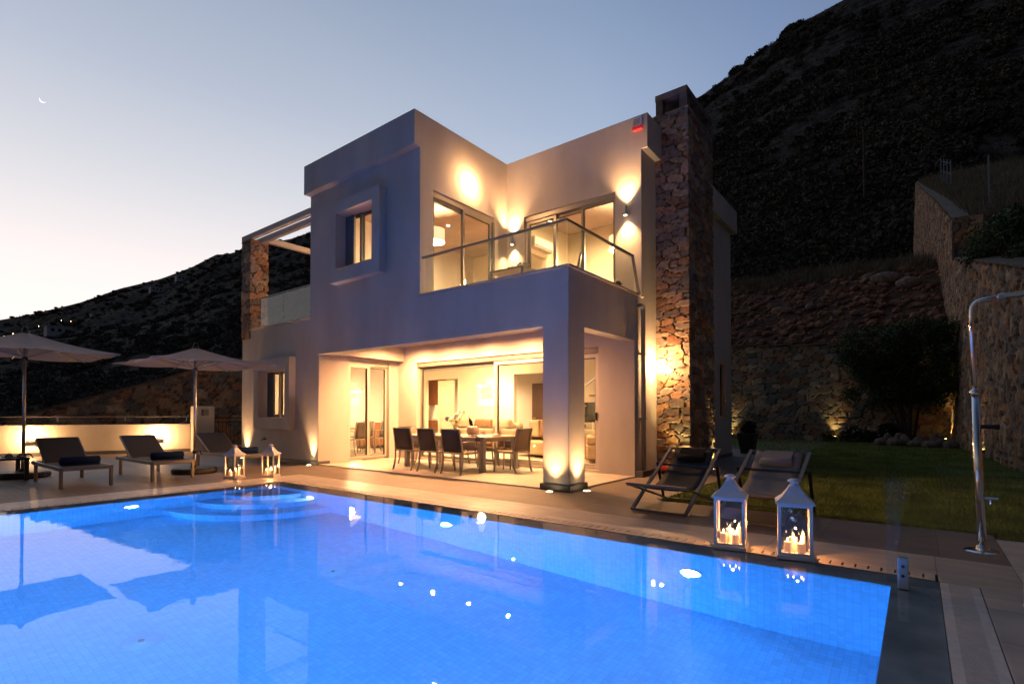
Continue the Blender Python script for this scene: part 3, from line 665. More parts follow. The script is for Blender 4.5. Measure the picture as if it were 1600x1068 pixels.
# trims
voxel([('+', -6.89, 0, 0, 2.4, -.04, .022), ('-', -.52, 0, 0, .52, -.04, .022)], 'porch_floor', 'porch_tile', V_)
voxel([('+', -.53, .035, -.035, .53, 0, .10), ('-', -.49, 0, 0, .49, 0, .10)], 'column_plinth', 'plinth', V_, bevel=.01)
voxel([('+', -10.73, -6.86, -.025, .01, 0, .09), ('+', -6.91, -6.865, -.02, .3, 0, .09)], 'plinth_strip', 'plinth', V_)
voxel([('+', .0, .02, 2.42, 3.45, 0, .09), ('+', .0, .02, 5.05, 9.0, 0, .09)], 'plinth_strip', 'plinth', V_)
voxel([('+', -3.42, .02, -.03, .17, 3.503, 3.54), ('+', -.17, .03, -.03, 2.77, 3.503, 3.54), ('-', -3.42, -3.38, .0, .2, 3.5, 3.54)], 'parapet_cap', 'coping_cap', V_, bevel=.004)
voxel([('+', -10.24, -7.26, -.03, .17, 3.503, 3.54)], 'parapet_cap', 'coping_cap', V_, bevel=.004)
for x0, x1, y0, y1, z in ((-9.47, -8.11, -.19, .17, 1.09), (-6.0, -4.68, -.19, .17, 4.41)):
    b = B(); box(b, x0, x1, y0, y1, z + .002, z + .025); obj('window_sill', b, 'coping_cap', V_, bevel=.004)
# interior floors and partitions
for q in ((-10.44, -7.11, .26, 8.74, .041, .07), (-7.11, -.26, 2.66, 8.74, .041, .07)):
    b = B(); box(b, *q); obj('room_floor', b, 'porch_tile', V_)
for q in ((-7.07, -3.61, .21, 8.74, 3.121, 3.14), (-3.61, -.21, 2.99, 8.74, 3.121, 3.14)):
    b = B(); box(b, *q); obj('room_floor', b, 'wood', V_)
voxel([('+', -10.44, -.26, 6.0, 6.15, .07, 2.74), ('-', -9.7, -8.1, 6.0, 6.15, .07, 2.42), ('-', -5.69, -4.1, 6.0, 6.15, .07, 2.45)], 'interior_wall', 'room_plaster', V_)
voxel([('+', -7.06, -.22, 5.6, 5.75, 3.14, 6.24), ('+', -3.6, -3.45, 3.0, 5.6, 3.14, 6.24), ('-', -3.6, -3.45, 3.6, 4.5, 3.14, 5.3)], 'interior_wall', 'room_plaster', V_)
# chimney
ch = obj('chimney', box(B(), .04, .62, 3.52, 4.98, 0, 7.36), 'concrete', V_)
f_, per = rect_wrap(.0, .655, 3.485, 5.02, 0)
masonry('chimney_stone', per, 7.42, .026, f_, cell=(.32, .145), depth=.04, seed=5, pal='warm', parent=ch, wrap=True, mortar=(.05, .04, .034), gap=.09)
b = B()
for x0, x1, y0, y1 in ((.0, .15, 3.48, 3.66), (.50, .655, 3.48, 3.66), (.0, .15, 4.84, 5.02), (.50, .655, 4.84, 5.02), (.50, .655, 4.1, 4.28)): box(b, x0, x1, y0, y1, 7.40, 7.73)
box(b, -.01, .665, 3.47, 5.03, 7.731, 7.86); obj('chimney_cap', b, 'cap_stone', ch, bevel=.01)
# roof-terrace stone pillar and pergola
pl = obj('stone_pillar', box(B(), -10.67, -10.27, .03, .42, 3.29, 6.03), 'concrete', V_)
f_, per = rect_wrap(-10.7, -10.24, .0, .45, 3.28)
masonry('pillar_stone', per, 2.75, .035, f_, cell=(.26, .19), depth=.03, seed=9, pal='warm', parent=pl, wrap=True, mortar=(.075, .06, .05), gap=.1)
for y0, y1 in ((-.02, .10), (.33, .45)):
    b = B(); box(b, -10.75, -7.29, y0, y1, 6.045, 6.19); obj('pergola_beam', b, 'stucco', V_, bevel=.006)
b = B(); box(b, -10.3, -10.16, .452, 4.2, 6.045, 6.19); obj('pergola_beam', b, 'stucco', V_, bevel=.006)
b = B(); box(b, -10.62, -10.3, 4.0, 4.3, 3.2, 6.04); obj('rear_post', b, 'stucco', V_)

def win(axis, c, a0, a1, z0, z1, m='frame_alu', fw=.06, fd=.06, pane='pane_glass', name='window', handle=None):
    """one framed leaf in plane axis=c"""
    b = B()
    def bx(p0, p1, q0, q1, d=fd):
        if axis == 'y': box(b, p0, p1, c - d / 2, c + d / 2, q0, q1)
        else: box(b, c - d / 2, c + d / 2, p0, p1, q0, q1)
    bx(a0, a0 + fw, z0, z1); bx(a1 - fw, a1, z0, z1); bx(a0 + fw, a1 - fw, z0, z0 + fw); bx(a0 + fw, a1 - fw, z1 - fw, z1)
    f = obj(name, b, m, V_, bevel=.004)
    gk = B(); e = .012
    for p0, p1, q0, q1 in ((a0 + fw, a0 + fw + e, z0 + fw, z1 - fw), (a1 - fw - e, a1 - fw, z0 + fw, z1 - fw), (a0 + fw + e, a1 - fw - e, z0 + fw, z0 + fw + e), (a0 + fw + e, a1 - fw - e, z1 - fw - e, z1 - fw)):
        if axis == 'y': box(gk, p0, p1, c - .018, c + .018, q0, q1)
        else: box(gk, c - .018, c + .018, p0, p1, q0, q1)
    obj('gasket', gk, 'gasket', f)
    if pane:
        g_ = B()
        if axis == 'y': box(g_, a0 + fw, a1 - fw, c - .004, c + .004, z0 + fw, z1 - fw)
        else: box(g_, c - .004, c + .004, a0 + fw, a1 - fw, z0 + fw, z1 - fw)
        obj('pane', g_, pane, f)
    if handle is not None:
        h = B()
        if axis == 'y': box(h, handle - .012, handle + .012, c - fd / 2 - .03, c - fd / 2, 1.0 + z0, 1.16 + z0)
        else: box(h, c + fd / 2, c + fd / 2 + .03, handle - .012, handle + .012, 1.0 + z0, 1.16 + z0)
        obj('handle', h, 'black_metal', f)
    return f
# porch side door (x plane)
win('x', -6.97, .85, 1.50, .075, 2.45, 'frame_light', .07, name='sliding_door')
win('x', -7.03, 1.44, 2.09, .075, 2.45, 'frame_light', .05, name='sliding_door')
b = B(); box(b, -7.08, -6.93, .85, 2.09, 2.452, 2.535); obj('shutter_box', b, 'frame_light', V_)
# porch back sliders (y plane)
win('y', 2.56, -6.14, -3.50, .075, 2.44, 'frame_alu', .05, name='sliding_door')
win('y', 2.50, -3.56, -.80, .075, 2.44, 'frame_light', .09, name='sliding_door', handle=-.86)
b = B(); box(b, -6.15, -.79, 2.44, 2.62, 2.442, 2.545); obj('shutter_box', b, 'frame_alu', V_)
b = B(); box(b, -6.15, -.79, 2.41, 2.62, .042, .073); obj('door_track', b, 'frame_light', V_)
# balcony doors
win('x', -3.50, .38, 1.36, 3.15, 5.60, 'frame_alu', .06, name='sliding_door')
win('x', -3.44, 1.24, 2.20, 3.15, 5.60, 'frame_alu', .06, name='sliding_door', handle=None)
b = B(); box(b, -3.58, -3.42, .37, 2.28, 5.602, 5.715); obj('shutter_box', b, 'frame_alu', V_)
b = B(); box(b, -3.52, -3.385, 2.20, 2.285, 3.15, 5.60); obj('shutter_guide', b, 'shutter', V_)
win('y', 2.86, -2.86, -2.06, 3.15, 5.66, 'frame_alu', .07, name='sliding_door')
win('y', 2.92, -2.16, -1.38, 3.15, 5.66, 'frame_alu', .06, name='sliding_door')
win('y', 2.86, -1.42, -.60, 3.15, 5.66, 'frame_alu', .05, name='sliding_door')
b = B(); box(b, -2.885, -.585, 2.80, 2.97, 5.662, 5.765); obj('shutter_box', b, 'frame_alu', V_)
# small windows in the projecting surrounds
for x0, x1, z0, z1 in ((-9.44, -8.14, 1.12, 2.32), (-5.97, -4.71, 4.44, 5.68)):
    xm = x0 + (x1 - x0) * .42
    win('y', .16, x0, xm, z0, z1, 'shutter' if z0 > 3 else 'frame_alu', .06)
    win('y', .20, xm - .05, x1, z0, z1, 'shutter' if z0 > 3 else 'frame_alu', .05)
    b = B(); box(b, x0 + .02, x0 + .33, .07, .12, z0, z1 - .02)
    obj('shutter', b, 'shutter', V_)
win('x', -.12, 7.89, 8.41, 1.12, 2.59, 'frame_alu', .05)
# balcony glass rails
def rail_glass(name, p, q, z0, z1):
    b = B(); bar(b, (*p, (z0 + z1) / 2), (*q, (z0 + z1) / 2), .012, z1 - z0); return obj(name, b, 'rail_glass', V_)
def glassbox(x0, x1, y0, y1, z0, z1, m='rail_glass'):
    b = B(); box(b, x0, x1, y0, y1, z0, z1); return obj('railing_glass', b, m, V_)
for x0, x1 in ((-3.30, -2.2), (-2.19, -1.12), (-1.11, -.08)): glassbox(x0, x1, .060, .070, 3.541, 4.25)
for y0, y1 in ((.09, .95), (.96, 1.82), (1.83, 2.52)): glassbox(-.075, -.065, y0, y1, 3.541, 4.25)
b = B(); tube(b, [(-3.39, .065, 4.27), (-.07, .065, 4.27), (-.07, 2.5, 4.27)], 0, flat=(.05, .035)); tube(b, [(-.07, 2.48, 4.27), (-.07, 2.74, 3.6)], 0, flat=(.05, .03)); obj('handrail', b, 'rail_metal', V_)
b = B(); box(b, -3.37, -.05, .045, .085, 3.5405, 3.565); box(b, -.09, -.05, .086, 2.56, 3.5405, 3.565); obj('glass_channel', b, 'shutter', V_)
for x0, x1 in ((-9.78, -8.62), (-8.60, -7.30)): glassbox(x0, x1, .060, .070, 3.541, 4.32, 'terrace_glass')
b = B(); tube(b, [(-9.80, .065, 4.34), (-7.29, .065, 4.34)], 0, flat=(.05, .03)); obj('handrail', b, 'rail_metal', V_)
b = B(); box(b, -9.80, -7.30, .045, .085, 3.5405, 3.56); obj('glass_channel', b, 'shutter', V_)
# drainpipe
b = B(); tube(b, [(.07, 2.46, 3.28), (.07, 2.58, 3.29), (.07, 2.63, 3.24), (.07, 2.64, 3.1), (.07, 2.64, .12)], .045, 12); obj('drainpipe', b, 'grey_pipe', V_, smooth=True)
b = B(); box(b, .02, .16, 2.40, 2.80, 0, .12); obj('pipe_shoe', b, 'plinth', V_, bevel=.01)
for z in (1.1, 2.35): b = B(); box(b, .0, .125, 2.585, 2.695, z, z + .03); obj('pipe_bracket', b, 'grey_pipe', V_)
# ================================================================ LAMPS
def downlight(x, y, z, lb, pw, grp='recessed ceiling downlights', col=WARM, spot=140):
    t_ = thing('downlight', lb, 'downlight', (x, y, z), 0, grp)
    b = B(); lathe(b, [(.035, -.002), (.05, -.008), (.055, 0)], n=20); obj('trim_ring', b, 'white_metal', t_, smooth=True)
    b = B(); lathe(b, [(0, -.004), (.035, -.003)], n=16); obj('bulb', b, 'downlight_glow', t_)
    light('SPOT', 'downlight_lamp', (0, 0, -.03), pw, col, t_, .03, target=(0, 0, -2), spot=spot, blend=.9)
for k, (x, wd) in enumerate(((-5.88, 'first from the left, nearest the side door'), (-4.74, 'second from the left'), (-3.62, 'third from the left'), (-2.50, 'fourth from the left, nearest the column'))):
    downlight(x, 1.66, 2.998, 'porch ceiling downlight over the dining table, ' + wd, 570, spot=172)
def uplight(x, y, lb, pw, tgt, col=WARM2, spot=62, grp='ground uplights at the villa walls', size=.04):
    t_ = thing('ground_uplight', lb, 'ground light', (x, y, 0), 0, grp)
    b = B(); lathe(b, [(.045, .004), (.065, .006), (.07, .001)], n=20); obj('trim_ring', b, 'brushed_alu', t_, smooth=True)
    b = B(); lathe(b, [(0, .006), (.045, .005)], n=16); obj('lens', b, 'lamp_glow', t_)
    light('SPOT', 'uplight_lamp', (0, 0, .03), pw, col, t_, size, target=tgt, spot=spot, blend=1)
uplight(-.25, -.17, 'ground light at the pool-facing foot of the porch column', 150, (0, .04, 1), spot=84)
uplight(.17, .25, 'ground light at the right-hand foot of the porch column', 150, (-.04, 0, 1), spot=88)
uplight(-7.08, -.12, 'ground light at the wall left of the porch opening', 210, (0, .05, 1))
uplight(-10.35, -.14, 'ground light at the left front corner of the villa', 260, (0, .05, 1))
uplight(.60, 3.36, 'ground light at the front foot of the stone chimney', 200, (-.08, .09, 1), YEL)
uplight(.72, 4.92, 'ground light at the garden side of the stone chimney', 220, (-.04, .03, 1), YEL, 50)
def wall_lamp(loc, rz, lb, pu, pd, col=WARM2):
    """up-down cylinder on a small bracket, facing local -y"""
    t_ = thing('wall_lamp', lb, 'wall lamp', loc, rz, 'up and down wall lamps')
    b = B(); box(b, -.03, .03, -.012, 0, -.06, .06); tube(b, [(0, 0, 0), (0, -.07, 0)], .012, 8); obj('bracket', b, 'brushed_alu', t_)
    b = B(); tube(b, [(0, -.10, -.10), (0, -.10, .10)], .035, 18, caps=False); tube(b, [(0, -.10, -.02), (0, -.10, .02)], .033, 18); obj('shade', b, 'brushed_alu', t_, smooth=False)
    for s, p in ((1, pu), (-1, pd)):
        b = B(); tube(b, [(0, -.10, s * .082), (0, -.10, s * .09)], .028, 14); obj('bulb', b, 'lamp_glow', t_)
        light('SPOT', 'wall_lamp_light', (0, -.10, s * .105), p, col, t_, .025, target=(0, -.10 + .006, s * 1), spot=92, blend=1)
wall_lamp((-3.17, 2.75, 5.25), 0, 'cylinder wall lamp in the inner corner of the balcony', 240, 170)
wall_lamp((-.30, 2.75, 5.27), 0, 'cylinder wall lamp right of the balcony door', 240, 180)
def bulkhead(loc, rz, lb, pw):
    t_ = thing('bulkhead_lamp', lb, 'wall lamp', loc, rz, 'round opal wall lamps')
    b = B(); tube(b, [(0, 0, 0), (0, -.02, 0)], .085, 24); obj('backplate', b, 'brushed_alu', t_)
    b = B(); tube(b, [(0, -.02, 0), (0, -.04, 0), (0, -.055, 0)], [.075, .065, .03], 24); obj('opal_glass', b, 'opal_glow', t_, smooth=True)
    light('POINT', 'bulkhead_light', (0, -.20, 0), pw, WARM2, t_, .03)
bulkhead((0, 3.18, 2.2), R(90), 'bright round wall lamp beside the chimney, behind the drainpipe', 78)
bulkhead((-3.4, 1.43, 6.2), R(90), 'bright round wall lamp high above the left balcony door', 50)
def spike(x, y, lb, tgt, pw, z=0):
    t_ = thing('garden_spotlight', lb, 'garden light', (x, y, z), 0, 'garden spotlights at the stone walls')
    b = B(); tube(b, [(0, 0, .0), (0, 0, .10)], .012, 6); tube(b, [(0, -.01, .10), (0, .02, .20)], .045, 12); obj('body', b, 'black_metal', t_)
    b = B(); tube(b, [(0, .02, .201), (0, .022, .206)], .038, 12); obj('lens', b, 'yellow_glow', t_)
    light('SPOT', 'garden_light', (0, .03, .24), pw, YEL, t_, .03, target=tgt, spot=75, blend=1)
spike(-3.15, 20.72, 'garden spotlight at the back wall beside the corner of the villa', (0, .18, 1), 45)
spike(1.30, 20.72, 'garden spotlight at the middle of the back wall left of the white-flowered shrub', (0, .18, 1), 45)
spike(5.16, 20.3, 'garden spotlight at the right wall behind the edging rocks', (.10, 0, 1), 170)
spike(5.72, 12.9, 'garden spotlight at the foot of the right wall behind the shower', (.10, 0, 1), 170)

# interior lamps
def pendant(x, y, ztop, zs, kind, lb, pw, group, rad=.25):
    t_ = thing('pendant_lamp', lb, 'pendant lamp', (x, y, zs), 0, group)
    b = B(); tube(b, [(0, 0, .1), (0, 0, ztop - zs)], .006, 6); lathe(b, [(.05, ztop - zs), (.05, ztop - zs - .03), (0, ztop - zs - .031)], n=14); obj('cord', b, 'black_metal' if kind != 'cone' else 'white_metal', t_)
    b = B()
    if kind == 'drum': lathe(b, [(rad, -.15), (rad, .15)], n=28)
    else: lathe(b, [(.05, .22), (rad * .6, .12), (rad, -.05)], n=28)
    obj('lamp_shade', b, 'shade_glow', t_, smooth=True)
    b = B(); lathe(b, [(0, -.03), (.04, 0), (0, .05)], n=10); obj('bulb', b, 'lamp_glow', t_)
    light('POINT', 'pendant_light', (0, 0, -.2), pw, (1, .62, .30), t_, .12)
pendant(-9.25, 2.55, 2.75, 1.93, 'cone', 'white cone pendant glowing over the indoor dining table', 380, 'pendant lamps', .33)
pendant(-6.15, 5.0, 2.75, 2.1, 'cone', 'pendant lamp hanging in front of the framed picture in the living room', 280, 'pendant lamps', .16)
pendant(-4.80, 1.72, 6.25, 5.45, 'drum', 'white drum pendant in the left balcony room', 420, 'pendant lamps', .25)
pendant(-1.05, 3.95, 6.25, 5.10, 'drum', 'fabric drum pendant in the right balcony room', 420, 'pendant lamps', .25)
for k, (x, y, z, pw, lb) in enumerate(((-8.5, 4.6, 2.74, 120, 'living room ceiling downlight near the kitchen doorway'), (-4.4, 4.3, 2.74, 130, 'living room ceiling downlight above the sofa'), (-1.6, 4.2, 2.74, 100, 'living room ceiling downlight at the right end of the room'), (-8.6, 7.5, 2.74, 300, 'ceiling downlight in the kitchen'), (-4.9, 7.6, 2.74, 190, 'ceiling downlight in the rear hall'))):
    downlight(x, y, z, lb, pw * 2.7, 'indoor ceiling downlights', (1, .63, .31), 165)
for x, y, z, lb in ((-5.6, 3.0, 6.24, 'ceiling downlight in the left balcony room'), (-2.2, 4.3, 6.24, 'ceiling downlight in the right balcony room')):
    downlight(x, y, z, lb, 450, 'upstairs ceiling downlights', (1, .63, .31), 165)
light('POINT', 'upper_terrace_lamp', (-8.2, 3.2, 5.5), 200, WARM2, None, .1)
tag(obj('terrace_lamp', tube(B(), [(-7.285, 3.2, 5.5), (-7.40, 3.2, 5.5)], .07, 14), 'lamp_glow'), 'wall lamp on the roof terrace wall behind the pergola', 'wall lamp')

# low white garden wall on the left, with pier, rail and gate
wa, wb = Vector((-16.9, -6.3, 0)), Vector((-14.21, .02, 0)); wd = (wb - wa).normalized(); wn = Vector((wd.y, -wd.x, 0)); ang = math.atan2(wd.y, wd.x); wl = (wb - wa).length
gw = thing('garden_wall', 'low white rendered garden wall with metal rail behind the loungers', 'garden wall', wa, ang)
b = B(); box(b, 0, wl, 0, .22, -.05, .89); obj('wall', b, 'garden_wall_plaster', gw, bevel=.01)
b = B(); box(b, 0, wl, -.02, 0, 0, .10); obj('plinth_strip', b, 'plinth', gw)
b = B(); tube(b, [(0, .1, 1.12), (wl, .1, 1.12)], 0, flat=(.05, .03)); obj('rail', b, 'rail_metal', gw)
for k in range(5):
    b = B(); bar(b, (.35 + 1.6 * k, .1, .89), (.35 + 1.6 * k, .1, 1.105), .03); obj('rail_post', b, 'rail_metal', gw)
for s, lb in ((3.0, 'left'), (6.0, 'right')):
    t_ = thing('low_wall_light', 'light glowing on the white garden wall behind the %s lounger' % ('leftmost' if lb == 'left' else 'middle'), 'wall light', wa + wd * s + wn * .05 + Vector((0, 0, .43)), ang, 'lights on the low garden wall')
    b = B(); box(b, -.09, .09, -.08, -.052, -.035, .035); obj('housing', b, 'black_metal', t_)
    b = B(); box(b, -.07, .07, -.074, -.058, .036, .042); obj('lens', b, 'lamp_glow', t_)
    light('POINT', 'garden_wall_light', (0, -.24, .10), 75, WARM2, t_, .02)
pr = voxel([('+', -14.24, -13.86, .03, .60, -.05, 1.46), ('-', -14.24, -13.86, .20, .42, 1.15, 1.36)], 'wall_pier', 'garden_wall_plaster', None, bevel=.008)
tag(pr, 'short white pier with a square opening at the end of the low garden wall', 'pier')
gt = thing('metal_gate', 'dark metal bar gate between the white pier and the villa corner', 'gate', (-13.95, .62, 0), R(72))
b = B(); tube(b, [(0, 0, 1.08), (.95, 0, 1.08)], 0, flat=(.035, .035)); tube(b, [(0, 0, .1), (.95, 0, .1)], 0, flat=(.035, .035)); bar(b, (.95, 0, 0), (.95, 0, 1.15), .04); bar(b, (0.02, 0, 0), (0.02, 0, 1.1), .03); tube(b, [(.02, 0, .94), (.95, 0, .94)], 0, flat=(.02, .02)); obj('gate_frame', b, 'black_metal', gt)
b = B()
for k in range(7): bar(b, (.13 + k * .115, 0, .1), (.13 + k * .115, 0, .94), .014)
obj('gate_bar', b, 'black_metal', gt)
V1, F1 = leaves([(0, 0, .4), (.15, .2, .55), (-.1, -.2, .3)], np.array([.35, .3, .3]), 1800, .04, 91)
t_ = thing('shrub', 'small green shrub behind the metal gate by the villa corner', 'shrub', (-13.2, 2.3, 0)); np_mesh('crown', V1, F1, 'leaf', t_)
b = B(); tube(b, [(0, 0, 0), (0, 0, .4)], .02, 6); obj('stem', b, 'bark', t_)

# ================================================================ POOL FURNITURE
def lounger(lb, loc, rz, back=.62):
    """local: foot end at +x, head at -x, 2.0 long, .68 wide"""
    t_ = thing('sun_lounger', lb, 'sun lounger', loc, rz, 'sun loungers by the pool')
    b = B(); W = .33
    for s in (-1, 1): bar(b, (-1.0, s * W, .315), (1.0, s * W, .315), .045, .06)
    for x in (-.98, .98): bar(b, (x, -W, .315), (x, W, .315), .05, .06)
    obj('frame', b, 'lounger_frame', t_, bevel=.004)
    for x in (-.78, .955):
        for s in (-1, 1): bb = B(); box(bb, x - .03, x + .03, s * W - .0225, s * W + .0225, 0, .285); obj('leg', bb, 'lounger_frame', t_, bevel=.003)
    # seat sling
    b = B(); box(b, -.28, .95, -.30, .30, .338, .346); obj('seat_sling', b, 'sling_dark', t_, bevel=.003)
    # raised back
    a = R(31); L = .78
    x1, z1 = -.28 - math.cos(a) * L, .345 + math.sin(a) * L
    b = B()
    for s in (-1, 1): bar(b, (-.28, s * .30, .345), (x1, s * .30, z1), .025, .03)
    bar(b, (x1, -.30, z1), (x1, .30, z1), .025, .03); obj('back_frame', b, 'lounger_frame', t_)
    b = B(); vs = [b.verts.new(p) for p in ((-.27, -.29, .356), (-.27, .29, .356), (x1 + .01, .29, z1 + .014), (x1 + .01, -.29, z1 + .014))]; b.faces.new(vs); r_ = bmesh.ops.extrude_face_region(b, geom=b.faces[:]); bmesh.ops.translate(b, vec=(.0, 0, .006), verts=[v for v in r_['geom'] if isinstance(v, bmesh.types.BMVert)])
    obj('back_sling', b, 'sling_taupe', t_)
    b = B(); tube(b, [(-.62, -.26, .33), (-.72, -.26, .345 + .44 * math.tan(a) * .95), (-.72, .26, .345 + .44 * math.tan(a) * .95), (-.62, .26, .33)], .01, 6); obj('back_prop', b, 'lounger_frame', t_)
    return t_
L1 = lounger('leftmost full sun lounger, with a rolled navy towel on its foot end', (-7.53, -4.41, 0), 0)
L2 = dup(L1, (-7.6, -3.12, 0), 0, 'middle sun lounger between the two parasols, with a rolled navy towel')
L3 = dup(L1, (-7.98, -1.52, 0), R(2), 'farthest sun lounger, partly behind the small lanterns by the villa wall')
L4 = dup(L1, (-7.42, -5.86, 0), R(0), 'sun lounger cut off by the left edge of the photo, only its foot end showing')
def towel(loc, rz, lb):
    t_ = thing('rolled_towel', lb, 'towel', loc, rz, 'rolled navy towels on the loungers')
    b = B(); tube(b, [(0, -.27, 0), (0, -.26, 0), (0, 0, 0), (0, .26, 0), (0, .27, 0)], [.055, .07, .072, .07, .055], 18); obj('roll', b, 'towel_navy', t_, smooth=True)
    b = B(); box(b, .02, .085, -.262, .262, -.072, -.055); obj('edge_fold', b, 'towel_navy', t_, bevel=.006)
towel((-6.92, -4.42, .419), R(6), 'rolled navy towel on the leftmost full sun lounger')
towel((-6.98, -3.10, .419), R(4), 'rolled navy towel on the middle sun lounger')
towel((-7.24, -1.52, .419), R(8), 'rolled navy towel on the farthest sun lounger behind the lanterns')
# side table with sandals
t_ = thing('side_table', 'low black side table with sandals on it, behind the left parasol pole', 'side table', (-9.0, -5.15, 0), 0)
b = B(); box(b, -.42, .42, -.38, .38, .37, .41); obj('table_top', b, 'black_metal', t_, bevel=.004)
for x in (-.38, .38):
    for y in (-.34, .34): b = B(); box(b, x - .03, x + .03, y - .03, y + .03, 0, .37); obj('leg', b, 'black_metal', t_)
for k, (x, y, lb) in enumerate(((-8.84, -5.03, 'left sandal of the pair on the low black side table'), (-8.78, -4.88, 'right sandal of the pair on the low black side table'))):
    t_ = thing('sandal', lb, 'sandal', (x, y, .41), R(20), 'sandals on the side table')
    b = B(); box(b, -.12, .12, -.045, .045, 0, .02); obj('sole', b, 'dark_wood', t_, bevel=.008)
    b = B(); tube(b, [(.02, -.045, .01), (.04, 0, .06), (.02, .045, .01)], 0, flat=(.02, .05)); obj('strap', b, 'sofa', t_)

def parasol(lb, loc, half, ze, za, rz=0):
    t_ = thing('parasol', lb, 'parasol', loc, rz, 'cream parasols over the loungers'); x0, y0 = loc[:2]
    b = B(); tube(b, [(-.40, -.16, .05), (-.30, -.16, .05)], .05, 10)
    b.free(); b = B(); lathe(b, [(0, .0), (.38, .0), (.41, .02), (.41, .085), (.37, .11), (.09, .115), (.06, .16), (0, .16)], n=28); obj('base', b, 'black_base', t_, smooth=False, bevel=.006)
    b = B(); tube(b, [(0, 0, .1), (0, 0, za - .02)], .026, 16); tube(b, [(0, 0, .14), (0, 0, .46)], .033, 16); obj('pole', b, 'brushed_alu', t_, smooth=True)
    b = B(); tube(b, [(0, -.036, .42), (0, .10, .44), (.0, .14, .36)], .012, 8); tube(b, [(0, 0, .40), (0, 0, .45)], .042, 12); obj('clamp', b, 'black_metal', t_)
    # canopy: square pyramid, 8 panels, slight sag, with thickness and valance-free hem
    n = 10; corners = [(1, 1), (-1, 1), (-1, -1), (1, -1)]; rimd = []
    for k in range(4):
        a_, c_ = corners[k], corners[(k + 1) % 4]
        rimd += [a_, ((a_[0] + c_[0]) / 2, (a_[1] + c_[1]) / 2)]
    b = B(); rings = []
    for i in range(n + 1):
        t = i / n; ring = []
        for k in range(8):
            p, q = rimd[k], rimd[(k + 1) % 8]
            for s_ in range(4):
                u = s_ / 4; px = p[0] * (1 - u) + q[0] * u; py = p[1] * (1 - u) + q[1] * u
                z = za * (1 - t) + ze * t - .10 * t * math.sin(math.pi * u) * .35 - .05 * math.sin(math.pi * t)
                # edge midpoints of the hem scallop slightly inwards
                inn = 1 - .018 * math.sin(math.pi * u) * t
                ring.append(b.verts.new((px * half * t * inn, py * half * t * inn, z)) if i else None)
        rings.append(ring)
    top = b.verts.new((0, 0, za)); m_ = 32
    for j in range(m_): b.faces.new((top, rings[1][j], rings[1][(j + 1) % m_]))
    for A_, B_ in zip(rings[1:], rings[2:]):
        for j in range(m_): b.faces.new((A_[j], B_[j], B_[(j + 1) % m_], A_[(j + 1) % m_]))
    c = obj('canopy', b, 'canopy', t_, smooth=False); md = c.modifiers.new('thickness', 'SOLIDIFY'); md.thickness = .005
    hub = za - (.50 if za > 2.7 else .44); run = za - .12
    b = B(); tube(b, [(0, 0, hub - .05), (0, 0, hub + .03)], .045, 14); tube(b, [(0, 0, za - .08), (0, 0, za - .03)], .05, 14); obj('hub', b, 'black_metal', t_)
    b = B(); lathe(b, [(.07, za - .005), (.05, za + .02), (.035, za + .09), (.02, za + .10), (0, za + .10)], n=14); obj('finial', b, 'black_metal', t_)
    for k in range(8):
        ex, ey = rimd[k][0] * half * .985, rimd[k][1] * half * .985
        b = B(); pts = []
        for t in (0.02, .25, .5, .75, 1): pts.append((ex * t, ey * t, za * (1 - t) + ze * t - .05 * math.sin(math.pi * t) - .022))
        tube(b, pts, 0, flat=(.018, .024)); r_ = obj('rib', b, 'strut_alu', t_)
        b = B(); tube(b, [(0, 0, hub), (ex * .47, ey * .47, za * .53 + ze * .47 - .075)], 0, flat=(.018, .022)); obj('strut', b, 'strut_alu', r_)
    b = B(); tube(b, [(.03, -.02, hub - .02), (.045, -.03, hub - .12), (.03, -.035, hub - .22), (.05, -.03, hub - .33)], [.03, .035, .02, .008], 8); obj('tie_strap', b, 'sling_grey', t_)
    return t_
parasol('left cream square parasol, cut by the left edge of the photo', (-9.23, -4.76, 0), 1.20, 2.37, 2.78)
parasol('right cream square parasol, next to the villa', (-7.47, -2.44, 0), 1.13, 2.23, 2.57)

